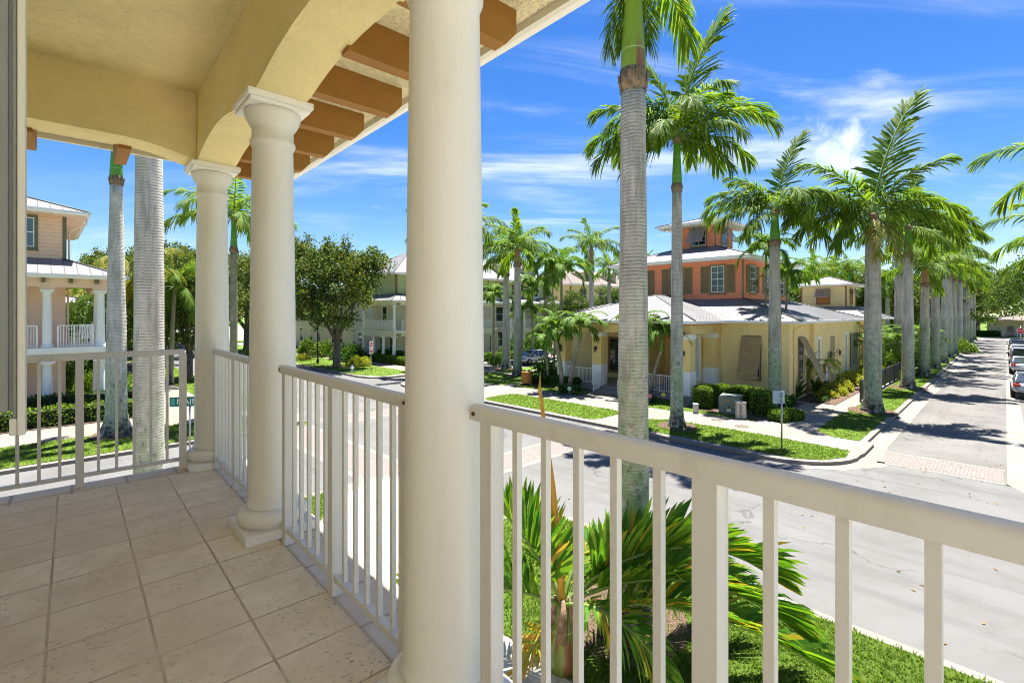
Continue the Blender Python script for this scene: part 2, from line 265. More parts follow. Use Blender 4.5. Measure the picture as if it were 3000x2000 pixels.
# ------------------------------------------------------------------ mesh helpers
class MB:
    def __init__(s, M=None): s.v = []; s.f = []; s.mi = []; s.sm = []; s.M = M or Matrix()
    def add(s, vs, fs, mi=0, sm=False, M=None):
        T = s.M @ M if M is not None else s.M; o = len(s.v)
        s.v += [tuple(T @ Vector(p)) for p in vs]
        for f in fs: s.f.append([o + i for i in f]); s.mi.append(mi); s.sm.append(sm)
    def box(s, x0, x1, y0, y1, z0, z1, mi=0, M=None):
        s.add([(x, y, z) for z in (z0, z1) for y in (y0, y1) for x in (x0, x1)],
              [(0, 2, 3, 1), (4, 5, 7, 6), (0, 1, 5, 4), (2, 6, 7, 3), (0, 4, 6, 2), (1, 3, 7, 5)], mi, False, M)
    def poly(s, pts, mi=0, M=None): s.add(pts, [list(range(len(pts)))], mi, False, M)
    def prism(s, p, z0, z1, mi=0, M=None, side=None):
        n = len(p); s.add([(x, y, z0) for x, y in p] + [(x, y, z1) for x, y in p], [list(range(n))[::-1], [n + i for i in range(n)]], mi, False, M)
        s.add([(x, y, z0) for x, y in p] + [(x, y, z1) for x, y in p], [(i, (i + 1) % n, n + (i + 1) % n, n + i) for i in range(n)], mi if side is None else side, False, M)
    def tube(s, pts, rad, n=8, mi=0, cap=True, sm=True, M=None):
        pts = [Vector(p) for p in pts]; vs = []; fs = []
        if not isinstance(rad, (list, tuple)): rad = [rad] * len(pts)
        ref = None
        for i, p in enumerate(pts):
            t = (pts[min(i + 1, len(pts) - 1)] - pts[max(i - 1, 0)]).normalized()
            if ref is None: ref = Vector((1, 0, 0)) if abs(t.x) < .8 else Vector((0, 1, 0))
            u = (ref - t * ref.dot(t)).normalized(); v = t.cross(u); ref = u
            for k in range(n):
                a = 2 * math.pi * k / n; vs.append(p + (u * math.cos(a) + v * math.sin(a)) * rad[i])
        for i in range(len(pts) - 1):
            for k in range(n): fs.append((i * n + k, i * n + (k + 1) % n, (i + 1) * n + (k + 1) % n, (i + 1) * n + k))
        if cap: fs += [list(range(n))[::-1], [(len(pts) - 1) * n + k for k in range(n)]]
        s.add(vs, fs, mi, sm, M)
    def lathe(s, prof, n=28, mi=0, c=(0, 0, 0), M=None):
        vs = []; fs = []
        for r, z in prof:
            for k in range(n): a = 2 * math.pi * k / n; vs.append((c[0] + r * math.cos(a), c[1] + r * math.sin(a), c[2] + z))
        for i in range(len(prof) - 1):
            for k in range(n): fs.append((i * n + k, i * n + (k + 1) % n, (i + 1) * n + (k + 1) % n, (i + 1) * n + k))
        fs += [list(range(n))[::-1], [(len(prof) - 1) * n + k for k in range(n)]]
        s.add(vs, fs, mi, True, M)
    def leaf(s, p, d, u, l, wd, mi=0):                 # a pointed leaf from p along d
        sd = d.cross(u)
        if sd.length < 1e-4: sd = Vector((1, 0, 0))
        sd = sd.normalized() * wd * .5; o = len(s.v); m = p + d * l * .45
        s.v += [tuple(p), tuple(m + sd), tuple(p + d * l), tuple(m - sd)]; s.f.append([o, o + 1, o + 2, o + 3]); s.mi.append(mi); s.sm.append(False)
    def mesh(s, name, mats):
        me = bpy.data.meshes.new(name); me.from_pydata(s.v, [], s.f)
        for m in (mats if isinstance(mats, (list, tuple)) else [mats]): me.materials.append(m)
        me.polygons.foreach_set('material_index', s.mi); me.polygons.foreach_set('use_smooth', s.sm); me.update(); return me
    def build(s, name, mats, parent=None, loc=None, rot=0, bevel=0, seg=2):
        o = bpy.data.objects.new(name, s.mesh(name, mats)); col.objects.link(o); o.parent = parent
        if loc is not None: o.location = loc
        if rot: o.rotation_euler = (0, 0, rot)
        if bevel:
            b = o.modifiers.new('bevel', 'BEVEL'); b.width = bevel; b.segments = seg; b.limit_method = 'ANGLE'; b.angle_limit = R(40)
        return o
def tag(o, label=None, cat=None, group=None, kind=None):
    for k, v in (('label', label), ('category', cat), ('group', group), ('kind', kind)):
        if v: o[k] = v
    return o
def thing(name, label, cat, loc=(0, 0, 0), rot=0, group=None):
    o = bpy.data.objects.new(name, None); col.objects.link(o); o.location = loc; o.rotation_euler = (0, 0, rot); o.empty_display_size = .3
    return tag(o, label, cat, group)
def inst(me, name, parent=None, loc=(0, 0, 0), rot=(0, 0, 0), sc_=1):
    o = bpy.data.objects.new(name, me); col.objects.link(o); o.parent = parent; o.location = loc
    o.rotation_euler = rot if isinstance(rot, (tuple, list)) else (0, 0, rot)
    o.scale = (sc_,) * 3 if isinstance(sc_, (int, float)) else sc_; return o
ROT = R(44.44)
def AB(a, b, z=0): return Vector((.7140 * a - .7001 * b, .7001 * a + .7140 * b, z))
def PX(px, d, z=0): return Vector(((px - 1500) / 1418 * d, d, z))
def G(px, py): d = 1418 * HC / (py - 920); return PX(px, d)
def text_mesh(txt, size, name='lettering', ext=.004, sx=1.0):
    cu = bpy.data.curves.new(name, 'FONT'); cu.body = txt; cu.size = size; cu.align_x = 'CENTER'; cu.align_y = 'CENTER'; cu.extrude = ext; cu.space_character = 1.05
    o = bpy.data.objects.new(name, cu); col.objects.link(o); bpy.context.view_layer.update()
    me = bpy.data.meshes.new_from_object(o.evaluated_get(bpy.context.evaluated_depsgraph_get())); bpy.data.objects.remove(o)
    if sx != 1:
        for v in me.vertices: v.co.x *= sx
    return me
def lettering(txt, size, m, parent, M, name='lettering', sx=1.0):
    me = text_mesh(txt, size, name, sx=sx); me.materials.clear(); me.materials.append(m)
    me.transform(M); o = bpy.data.objects.new(name, me); col.objects.link(o); o.parent = parent; return o
# wall frames: x along the wall, y into the wall, z up
def FA(x, y, z): return Matrix(((0, 1, 0, x), (-1, 0, 0, y), (0, 0, 1, z), (0, 0, 0, 1)))      # wall facing -a
def FB(x, y, z): return Matrix.Translation((x, y, z))                                          # wall facing -b
def FC(x, y, z): return Matrix(((0, -1, 0, x), (1, 0, 0, y), (0, 0, 1, z), (0, 0, 0, 1)))      # wall facing +a
def window(par, F, wd, h, trim, frame=WHITE, glass=GLASS, cols=2, rows=2, tw=.12, sill=True, hung=True):
    m = MB(F); x = wd / 2
    if trim is not None:
        m.box(-x - tw, -x, -.05, .02, -tw, h + tw, 0); m.box(x, x + tw, -.05, .02, -tw, h + tw, 0)
        m.box(-x, x, -.05, .02, h, h + tw, 0); m.box(-x, x, -.05, .02, -tw, 0, 0)
        if sill: m.box(-x - tw - .04, x + tw + .04, -.08, .02, -tw - .06, -tw - .002, 0)
    f = .045; g = MB(F)
    for a, b, c, d in ((-x, -x + f, 0, h), (x - f, x, 0, h), (-x + f, x - f, 0, f), (-x + f, x - f, h - f, h)): m.box(a, b, -.03, .02, c, d, 1)
    if hung: m.box(-x + f, x - f, -.04, .02, h / 2 - f / 2, h / 2 + f / 2, 1)
    for i in range(1, cols): m.box(-x + wd * i / cols - .012, -x + wd * i / cols + .012, -.022, .018, f, h - f, 1)
    for i in range(1, rows * 2):
        if i != rows: m.box(-x + f, x - f, -.021, .018, h * i / rows / 2 - .012, h * i / rows / 2 + .012, 1)
    wo = m.build('window', [trim or frame, frame], par)
    g.box(-x + f, x - f, -.008, .01, f, h - f); g.build('pane', glass, wo); return wo
def louvre(par, F, wd, h, m, name='shutter', pitch=.075, mid=True, tilt=0):
    b = MB(F); x = wd / 2; s = .06
    for q in ((-x, -x + s, 0, h), (x - s, x, 0, h), (-x + s, x - s, 0, s), (-x + s, x - s, h - s, h)): b.box(q[0], q[1], -.05, -.005, q[2], q[3])
    if mid: b.box(-x + s, x - s, -.049, -.006, h / 2 - s / 2, h / 2 + s / 2)
    n = max(3, int((h - 2 * s) / pitch))
    for i in range(n):
        z = s + (i + .5) * (h - 2 * s) / n; c = (h - 2 * s) / n
        b.add([(-x + s, -.045, z - c * .5), (x - s, -.045, z - c * .5), (x - s, -.012, z + c * .5), (-x + s, -.012, z + c * .5),
               (-x + s, -.040, z - c * .62), (x - s, -.040, z - c * .62), (x - s, -.006, z + c * .38), (-x + s, -.006, z + c * .38)],
              [(0, 1, 2, 3), (7, 6, 5, 4), (0, 4, 5, 1), (3, 2, 6, 7)])
    return b.build(name, m, par)
def roof_face(mb, pts, pitch=.45, mi=0, ms=1, rib=.011, thick=0):   # pts[0]->pts[1] is the eave
    P = [Vector(p) for p in pts]; mb.poly(P, mi); e = (P[1] - P[0]); le = e.length; e.normalize()
    n = e.cross(P[2] - P[0]).normalized(); n = n if n.z > 0 else -n; u = n.cross(e); u = u if u.z > 0 else -u
    q = [((p - P[0]).dot(e), (p - P[0]).dot(u)) for p in P]; lo = min(x for x, _ in q); hi = max(x for x, _ in q); k = math.ceil((lo + .02) / pitch)
    while k * pitch < hi:
        x = k * pitch; ys = []; k += 1
        for i in range(len(q)):
            (x0, y0), (x1, y1) = q[i], q[(i + 1) % len(q)]
            if (x0 - x) * (x1 - x) < 0: ys.append(y0 + (y1 - y0) * (x - x0) / (x1 - x0))
        if len(ys) < 2: continue
        a = P[0] + e * x + u * min(ys); b = P[0] + e * x + u * max(ys); h = e * .014; t = n * rib
        mb.add([a - h, a + h, a + h + t, a - h + t, b - h, b + h, b + h + t, b - h + t], [(0, 1, 2, 3), (3, 2, 6, 7), (1, 5, 6, 2), (0, 3, 7, 4), (7, 6, 5, 4)], ms)
def hip(mb, a0, a1, b0, b1, z0, A0, A1, B0, B1, z1, fas=.2, pitch=.45, mi=0, ms=1, mf=2, over=.03):
    e = [(a0, b0, z0), (a1, b0, z0), (a1, b1, z0), (a0, b1, z0)]; t = [(A0, B0, z1), (A1, B0, z1), (A1, B1, z1), (A0, B1, z1)]
    for i in range(4):
        j = (i + 1) % 4; pl = [e[i], e[j], t[j]] + ([t[i]] if (Vector(t[i]) - Vector(t[j])).length > .01 else [])
        roof_face(mb, pl, pitch, mi, ms)
        if (Vector(t[i]) - Vector(e[i])).length > .1: mb.tube([Vector(e[i]) + Vector((0, 0, .02)), Vector(t[i]) + Vector((0, 0, .02))], .05, 5, ms)
    if abs(A1 - A0) < .01 or abs(B1 - B0) < .01: mb.tube([t[0], t[2]], .06, 5, ms)
    mb.poly([(a0, b0, z0 - fas), (a0, b1, z0 - fas), (a1, b1, z0 - fas), (a1, b0, z0 - fas)], mf)
    for i in range(4):
        p, q = e[i], e[(i + 1) % 4]; mb.poly([(p[0], p[1], z0 - fas), (q[0], q[1], z0 - fas), (q[0], q[1], z0), (p[0], p[1], z0)], mf)
        d = Vector(q) - Vector(p); d.normalize(); o = d.cross(Vector((0, 0, 1))) * .11   # gutter
        A = Vector(p) - d * .11; B = Vector(q) + d * .11
        mb.add([A + Vector((0, 0, -.15)), B + Vector((0, 0, -.15)), B + o + Vector((0, 0, -.12)), A + o + Vector((0, 0, -.12)), A + Vector((0, 0, -.02)), B + Vector((0, 0, -.02)), B + o + Vector((0, 0, -.005)), A + o + Vector((0, 0, -.005))],
               [(0, 3, 2, 1), (3, 7, 6, 2), (4, 5, 6, 7), (0, 4, 7, 3), (1, 2, 6, 5)], mf)
def rail_bars(mb, p0, p1, h, n, bar=.022, post=.05, mi=0, gap=.08):   # a small far-off railing
    p0 = Vector(p0); p1 = Vector(p1); d = (p1 - p0); l = d.length; d.normalize(); s = Vector((-d.y, d.x, 0))
    def beam(a, b, wd, z0, z1): mb.add([a - s * wd + Vector((0, 0, z0)), b - s * wd + Vector((0, 0, z0)), b + s * wd + Vector((0, 0, z0)), a + s * wd + Vector((0, 0, z0)), a - s * wd + Vector((0, 0, z1)), b - s * wd + Vector((0, 0, z1)), b + s * wd + Vector((0, 0, z1)), a + s * wd + Vector((0, 0, z1))],
        [(0, 3, 2, 1), (4, 5, 6, 7), (0, 1, 5, 4), (1, 2, 6, 5), (2, 3, 7, 6), (3, 0, 4, 7)], mi)
    up = Vector((0, 0, (p1.z - p0.z))) / l
    beam(p0, p1, .03, h - .05, h); beam(p0, p1, .02, gap, gap + .04)
    for i in range(n + 1):
        c = p0 + d * l * i / n; wd = post / 2 if i in (0, n, n // 2) else bar / 2
        c = Vector((c.x, c.y, p0.z + (p1.z - p0.z) * i / n)) - d * wd; beam(c, c + d * wd * 2, wd, 0 if wd > bar else gap, h - .05)
# ------------------------------------------------------------------ the balcony house
KB = 1.08; FZ = HC - 1.38 * KB; KM = Matrix.Scale(KB, 4)
house = thing('balcony_house', 'cream stucco house in the foreground with arched balcony beams, white columns and tiled floor', 'house', (0, 0, FZ), R(42.27))
def KBB(): return MB(KM)
UC = .965; COLV = (5.20, 3.37, 1.41, -.46)
VE = -.62  # roof and ceiling cut off here, out of view, to let sun in behind
m = KBB(); m.box(-1.3, .943, VE, 5.03, -.06, 0); m.build('floor', TILE, house)
m = KBB(); m.box(-1.3, .943, -6, VE - .003, -.06, 0); m.build('added_bounce_deck', WALK, house)  # unseen pale floor, added to bounce sunlight into the balcony
m = KBB(); m.box(.945, 1.24, -6, 5.33, -.06, -.006); m.box(-1.3, .943, 5.032, 5.33, -.06, -.006); m.build('coping', COPING, house, bevel=.012)
m = KBB(); m.box(-1.3, 1.20, -6, 5.29, -.36, -.062); m.build('floor_slab', WHITE, house)
CZ = 3.33; VE = -.62
m = KBB(); m.box(-1.3, .815, VE, 5.05, CZ, CZ + .05); m.build('ceiling', CEIL, house)
def arch(sp, L0, L1, n=14):      # underside line between column centres
    out = []
    for i in range(n + 1):
        t = -1 + 2 * i / n; c = (L0 + L1) / 2; hw = (L1 - L0) / 2; s = max(0, (hw - .21)) / hw
        z = 2.832 - .10 * min(1, abs(t) / s) ** 1.9; out.append((c + t * hw, z))
    return out
m = KBB(); pts = []
vs = sorted(COLV); vs = [-2.35] + vs
for i in range(len(vs) - 1): pts += arch(0, vs[i], vs[i + 1])[(0 if i == 0 else 1):]
pts = [(p[0] if p[0] < 5.2 else 5.35, p[1]) for p in pts if p[0] > VE]
lo = [(x, z) for x, z in pts]
for i in range(len(lo) - 1):
    (v0, z0), (v1, z1) = lo[i], lo[i + 1]
    m.add([(u, v, z) for u in (.815, 1.115) for v, z in ((v0, z0), (v1, z1), (v1, CZ + .04), (v0, CZ + .04))], [(0, 1, 5, 4), (0, 3, 2, 1), (4, 5, 6, 7)])
m.add([(.815, 5.35, 2.73), (1.115, 5.35, 2.73), (1.115, 5.35, CZ), (.815, 5.35, CZ)], [(0, 1, 2, 3)])
(v0, z0) = lo[0]; m.add([(.815, v0, z0), (1.115, v0, z0), (1.115, v0, CZ + .04), (.815, v0, CZ + .04)], [(0, 1, 2, 3)])
m.build('front_beam', STUC, house)
m = KBB(); us = arch(0, -1.5, UC, 22); us = [(u, z) for u, z in us if u < .80] + [(.813, 2.737)]
us = [(u, (2.832 if u < .28 else 2.832 - .098 * ((u - .28) / .53) ** 2.0)) for u, z in us]
for i in range(len(us) - 1):
    (u0, z0), (u1, z1) = us[i], us[i + 1]
    m.add([(u, v, z) for v in (5.05, 5.35) for u, z in ((u0, z0), (u1, z1), (u1, CZ + .04), (u0, CZ + .04))], [(0, 1, 5, 4), (0, 3, 2, 1), (4, 5, 6, 7)])
m.build('end_beam', STUC, house)
# columns
def column():
    c = MB(KM)
    pr = [(.150, .16), (.152, .165), (.156, .175), (.148, .19), (.144, .21)]
    for i in range(13): t = i / 12; pr.append((.1425 - .022 * t ** 1.5, .22 + (2.44 - .22) * t))
    pr += [(.128, 2.455), (.134, 2.47), (.134, 2.485), (.124, 2.50), (.122, 2.56), (.130, 2.575), (.140, 2.59), (.156, 2.62), (.165, 2.65), (.166, 2.672)]
    c.lathe(pr, 40); me_s = c.mesh('shaft', COLW)
    b = MB(KM); b.box(-.208, .208, -.208, .208, 0, .058); me_p = b.mesh('plinth', COLW)
    b = MB(KM); b.lathe([(.19, .059)] + [(.172 + .033 * math.cos(R(x)), .107 + .046 * math.sin(R(x))) for x in range(-80, 81, 16)] + [(.150, .156), (.150, .163)], 40); me_t = b.mesh('base_ring', COLW)
    b = MB(KM); b.box(-.178, .178, -.178, .178, 2.674, 2.698); b.box(-.193, .193, -.193, .193, 2.698, 2.738); me_a = b.mesh('abacus', WHITE)
    return me_s, me_p, me_t, me_a
CM = column()
for v in COLV:
    p = inst(CM[0], 'column', house, (UC * KB, v * KB, 0))
    for me, nm in ((CM[1], 'plinth'), (CM[2], 'base_ring'), (CM[3], 'capital')):
        o = inst(me, nm, p)
        if nm != 'base_ring': bb = o.modifiers.new('bevel', 'BEVEL'); bb.width = .006; bb.segments = 2
# railings
b = MB(KM); b.box(-.026, .026, -.026, .026, -.003, 1.012); POST = b.mesh('post', RAILW)
b = MB(KM); b.box(-.010, .010, -.010, .010, .100, 1.012); BAL = b.mesh('baluster', RAILW)
def railing(p, q, posts, nb, dz=.012):
    P = Vector((p[0], p[1], 0)); Q = Vector((q[0], q[1], 0)); d = (Q - P).normalized(); s = Vector((-d.y, d.x, 0)); ln = (Q - P).length
    def X(t, o, z): r = P + d * t + s * o; return (r.x, r.y, z)
    c = MB(KM); pr = [(-.027, 1.0), (-.028, 1.02), (-.028, 1.044), (-.025, 1.055), (-.015, 1.062), (0, 1.065), (.015, 1.062), (.025, 1.055), (.028, 1.044), (.028, 1.02), (.027, 1.0)]; pr = [(o, 1.056 - (1.065 - z) * .72 + dz) for o, z in pr]; n = len(pr)
    c.add([X(0, o, z) for o, z in pr] + [X(ln, o, z) for o, z in pr], [(i, i + 1, n + i + 1, n + i) for i in range(n - 1)] + [(n - 1, 0, n, 2 * n - 1), list(range(n))[::-1], [n + i for i in range(n)]], 0, True)
    top = c.build('railing', RAILW, house)
    try:
        top.data.set_sharp_from_angle(angle=R(50))
    except Exception: pass
    c = MB(KM); c.add([X(t, o, z) for z in (.072, .10) for o in (-.018, .018) for t in (0, ln)], [(0, 2, 3, 1), (4, 5, 7, 6), (0, 1, 5, 4), (2, 6, 7, 3), (0, 4, 6, 2), (1, 3, 7, 5)]); c.build('bottom_rail', RAILW, top)
    for i, t in enumerate(posts):
        o = inst(POST, 'post', top, tuple(Vector(X(t, 0, 0)) * KB), math.atan2(d.y, d.x), (1, 1, 1 + dz))
        if i < len(posts) - 1:
            for k in range(1, nb + 1):
                tt = t + (posts[i + 1] - t) * k / (nb + 1); inst(BAL, 'baluster', top, tuple(Vector(X(tt, 0, 0)) * KB), math.atan2(d.y, d.x), (1, 1, 1 + dz))
    c = MB(KM)
    for t in (0.004, ln - .004):
        for o in (-.030,): c.lathe([(.007, -.002), (.007, .002)], 8, M=Matrix.Translation(X(t + (.02 if t < 1 else -.02), o, 1.03 + dz)) @ Matrix.Rotation(math.atan2(d.y, d.x), 4, 'Z') @ Matrix.Rotation(R(90), 4, 'X'))
    c.build('screw', RUST, top)
    return top
railing((.745, 5.20), (-1.3, 5.20), [.01, .70, 1.40, 2.0], 5)
railing((UC, 5.03), (UC, 3.56), [.035, .735, 1.435], 5)
railing((UC, 3.165), (UC, 1.62), [.09, .80, 1.50], 5)
railing((UC, 1.235), (UC, -.255), [.08, .775, 1.47], 5, .036)
railing((UC, -.66), (UC, -4.4), [.03, .72, 1.41, 2.1, 2.8, 3.5], 5)
m = KBB(); m.box(-1.29, 1.1, -4.8, -4.5, -.06, 3.4); m.build('added_bounce_end_wall', WHITE, house)  # unseen white wall, added to throw sunlight back along the balcony
# eave: soffit, rafters, fascia, gutter
ZS = 3.01
m = KBB(); m.box(1.115, 1.86, VE, 6.06, ZS, ZS + .03); m.box(-2.2, 1.113, 5.352, 6.06, ZS, ZS + .03); m.build('soffit', SOFF, house)
RM = KBB(); RM.add([(u, y, z) for y in (-.045, .045) for u, z in ((1.1, ZS), (1.767, ZS), (1.767, 2.885), (1.69, 2.80), (1.1, 2.80))],
                    [(0, 1, 2, 3, 4)[::-1], (5, 6, 7, 8, 9), (1, 6, 7, 2), (2, 7, 8, 3), (3, 8, 9, 4), (0, 4, 9, 5)])
RME = RM.mesh('rafter', BROWN)
for k in range(-6, 5): inst(RME, 'rafter', house, (0, (3.173 + .61 * k) * KB, 0))
for k in range(-2, 3): inst(RME, 'rafter', house, ((.346 - .61 * k * -1) * KB if False else (.346 + .61 * k - .01) * KB, 4.215 * KB, 0), R(90))
m = KBB(); m.box(1.862, 1.90, VE, 6.10, ZS - .045, ZS + .2); m.box(-2.2, 1.86, 6.062, 6.10, ZS - .045, ZS + .2); m.build('fascia', CREAM, house)
m = KBB()
def gut(p, q, o):
    pr = [(.004, .02), (.004, -.03), (.03, -.045), (.075, -.045), (.112, .0), (.118, .06), (.118, .085), (.1, .085), (.098, .02)]
    P = Vector(p); Q = Vector(q); o = Vector(o); n = len(pr)
    m.add([P + o * x + Vector((0, 0, z)) for x, z in pr] + [Q + o * x + Vector((0, 0, z)) for x, z in pr], [(i, (i + 1) % n, n + (i + 1) % n, n + i) for i in range(n)] + [list(range(n)), [n + i for i in range(n)]])
gut((1.902, VE, ZS + .03), (1.902, 6.2, ZS + .03), (1, 0, 0)); gut((-2.2, 6.102, ZS + .03), (1.9, 6.102, ZS + .03), (0, 1, 0)); m.build('gutter', WHITE, house)
m = KBB(); m.add([(1.90, VE, ZS + .2), (1.90, 6.1, ZS + .2), (-2.2, 6.1, ZS + .2), (-2.2, 3.5, ZS + 1.2), (-.6, 3.5, ZS + 1.2), (-.6, VE, ZS + 1.2), (-2.2, VE, ZS + 1.2)], [(0, 1, 4, 5), (1, 2, 3, 4), (5, 4, 3, 6)]); m.build('roof', ROOF, house)
m = KBB(); m.box(-1.55, -1.3, -6, VE - .001, -.06, CZ + .9); m.build('added_bounce_side_wall', WHITE, house)  # unseen stretch of wall made white to reflect neutral sunlight forward
m = KBB(); m.box(-1.55, -1.3, VE, 5.33, -.06, CZ + .9); m.build('wall', STUC, house)
m = KBB(); m.box(-8, -1.56, -6, 5.0, -FZ / KB, CZ + .3); m.box(-1.3, .6, -6, 5.0, -FZ / KB, -.37); m.build('lower_wall', STUC, house)
# storm panel standing open beside the window
m = KBB(); m.box(-1.15, -.175, 2.0, 2.035, 1.10, 3.33); m.box(-.165, -.135, 2.0, 2.035, 1.10, 3.33); m.box(-.127, -.118, 1.995, 2.04, 1.08, 3.33)
m.box(-.174, -.119, 2.010, 2.03, 1.101, 3.33); m.box(-1.15, -.30, 1.993, 1.999, 1.13, 3.30)
sh_ = m.build('shutter', GREYP, house, bevel=.005)
m = KBB(); m.box(-.117, -.100, 1.99, 2.05, 1.03, 3.33); m.box(-.134, -.118, 2.0, 2.03, 1.03, 1.079); m.build('edge_rail', CREAM, sh_, bevel=.003)
m = KBB(); m.lathe([(.012, 0), (.022, .01), (.026, .025), (.018, .038), (.006, .042)], 14, M=Matrix.Translation((-.212, 1.999, 1.27)) @ Matrix.Rotation(R(90), 4, 'X')); m.build('knob', PEDE, sh_)
# ------------------------------------------------------------------ ground, streets, kerbs (a, b layout)
def arc(cx, cy, r, a0, a1, n=8): return [(cx + r * math.cos(R(a0 + (a1 - a0) * i / n)), cy + r * math.sin(R(a0 + (a1 - a0) * i / n))) for i in range(n + 1)]
def struct(m, name, mats, bevel=0): o = m.build(name, mats, None, (0, 0, 0), ROT, bevel); o['kind'] = 'structure'; return o
def sheet(name, pts, z, mt): m = MB(); m.poly([(x, y, z) for x, y in pts]); return struct(m, name, mt)
def rect(a0, a1, b0, b1): return [(a0, b0), (a1, b0), (a1, b1), (a0, b1)]
m = MB(); m.poly([(-900, -900, -.03), (1500, -900, -.03), (1500, 1500, -.03), (-900, 1500, -.03)]); struct(m, 'ground', GRASS); sheet('cross_lane', rect(155, 156, -60, 60), 0, LANE)
sheet('street', rect(9.6, 21.8, -80, 33.38), 0, ASPH); sheet('street', rect(9.6, 19.6, 33.384, 260), 0, ASPH)
sheet('side_street', rect(-90, 9.596, 14.0, 24.0), 0.0, ASPH)
sheet('cross_street', rect(19.604, 100, 33.4, 39.4), 0.0, ASPH)
sheet('lane', rect(21.804, 155, -.02, 3.32), 0.0, LANE)
sheet('parking_strip', rect(26, 155, -3.4, -.62), 0.0, LANE)
sheet('gutter_strip', [(21.5, 2.9), (22.3, 3.2), (24.5, 3.324), (155, 3.324), (155, 4.05), (21.8, 4.05), (20.2, 4.6), (19.2, 5.6), (18.9, 5.4), (19.9, 3.9)], .006, CONC); sheet('gutter_strip', [(20.2, -2.6), (21.0, -.5), (22, -.024), (155, -.024), (155, -.62), (26, -.62), (26, -3.4), (20.5, -3.5)], .006, CONC)
sheet('crosswalk', rect(22.1, 23.7, .05, 3.25), .005, PAVE)
for a in (21.85, 23.72): sheet('crosswalk_band', rect(a, a + .2, .0, 3.3), .006, CONC)
sheet('crosswalk', rect(7.75, 9.25, 14.4, 23.6), .005, PAVE)
sheet('crosswalk_band', rect(9.26, 9.56, 14.2, 23.8), .006, CONC); sheet('crosswalk_band', rect(7.45, 7.74, 14.2, 23.8), .006, CONC)
for b0 in (11.9, 22.9):
    sheet('crosswalk', rect(10.2, 19.1, b0 + .27, b0 + 1.5), .005, PAVE); sheet('crosswalk_band', rect(10.2, 19.1, b0, b0 + .26), .006, CONC); sheet('crosswalk_band', rect(10.2, 19.1, b0 + 1.51, b0 + 1.77), .006, CONC)
def block(name, pts, z=.13, mt=KERB): m = MB(); m.prism(pts, -.02, z); return struct(m, name, mt, .03)
# our own corner
block('pavement', [(-9, -60), (9.9, -60)] + arc(7.4, 11.8, 2.5, 0, 90) + [(-9, 14.3)], .13)
# peach house corner
block('pavement', [(-90, 23.6)] + arc(7.4, 26.1, 2.5, -90, 0) + [(9.9, 260), (-90, 260)], .13)
# clubhouse block
block('pavement', [(24.6, 4.02), (155, 4.02), (155, 33.4), (23, 33.4)] + arc(21.8, 31, 2.4, 90, 180) + arc(21.8, 6.3, 2.5, 180, 275) + [(22.4, 3.75), (24.3, 3.75)], .13)
# far block beyond the cross street
block('pavement', [(19.5, 260), (19.5, 38.6), (19.9, 37.2), (21.2, 36.3), (23.5, 36.6), (30, 38.6), (110, 39.4), (110, 260)], .13)
block('pavement', [(20.5, -3.42), (21.2, -1.8), (22.2, -1.0), (24.5, -.75), (26.6, -1.2), (27.6, -3.42)], .14); block('pavement', rect(19.9, 155, -40, -3.43), .13)
block('pavement', rect(156, 210, -80, 80), .13)
sheet('walkway', [(5.45, -6), (5.45, 8.2), (7.6, 11.2), (9.7, 12.0), (9.4, 13.4), (7.6, 14.1), (6.3, 13.4), (5.0, 11.6), (1.6, 9.0), (1.6, -6)], .14, WALK)
LAWNS = []
def lawn(pts, z=.15, dens=0, h=.06):
    m = MB(); m.prism(pts, .10, z); o = struct(m, 'lawn', GRASS); LAWNS.append((pts, z, dens, h)); return o
def rc(a0, a1, b0, b1, r=.6):
    return arc(a0 + r, b0 + r, r, 180, 270, 4) + arc(a1 - r, b0 + r, r, 270, 360, 4) + arc(a1 - r, b1 - r, r, 0, 90, 4) + arc(a0 + r, b1 - r, r, 90, 180, 4)
lawn([(5.5, -30), (9.68, -30), (9.68, 8.3), (8.9, 9.0), (7.3, 8.9), (5.5, 7.2)], .15, 520, .07)
lawn([(3.5, 12.6), (4.9, 11.9), (6.2, 13.6), (6.6, 14.05), (3.5, 14.05)], .15, 250)
lawn([(-60, 23.9), (6.6, 23.9)] + arc(7.3, 26.1, 2.2, -80, -5, 6) + [(9.5, 27.6), (-60, 28.2)], .15, 90)
lawn(rc(7.3, 9.66, 29.2, 60, .5), .15, 40); lawn(rc(7.3, 9.66, 62, 200, .5), .15)
lawn(rect(-60, 4.4, 31, 34), .15); lawn(rect(-30, 4.4, 40, 200), .15)
lawn([(19.75, 5.4), (20.3, 4.6), (21.2, 4.15), (22.3, 4.2), (22.6, 7.2), (22.6, 11.4), (21.9, 12.5), (20.6, 12.4), (19.75, 11.2)], .15, 150)
lawn(rc(19.75, 22.6, 14.3, 22.9, .7), .15, 110)
lawn(rc(19.75, 22.6, 25.4, 31.0, .9), .15, 40); lawn(rc(24.6, 29.5, 26.2, 32.6, .7), .15, 40); lawn(rect(30.2, 60, 31.3, 33.2), .15)
lawn([(24.4, 4.25), (60, 4.25), (154, 4.25), (154, 5.9), (31.5, 5.95), (29.8, 6.1), (25.2, 6.0), (24.4, 5.2)], .15, 70)
lawn([(25.2, 8.75), (27.2, 8.3), (28.6, 7.6), (31, 8.7), (28.2, 13.0), (25.2, 12.5)], .145, 60); lawn([(24.7, 12.9), (27.5, 13.4), (27.9, 16.2), (24.8, 16.0)], .15, 100); lawn([(25.0, 20.8), (27.6, 20.9), (28.3, 25.5), (25.0, 25.5)], .15, 90)
lawn([(19.8, 259), (19.8, 39.5), (21, 37.0), (24.4, 37.7), (24.4, 259)], .15, 30); lawn(rect(27, 60, 41.3, 44), .15); lawn(rect(27, 29, 44, 200), .15)
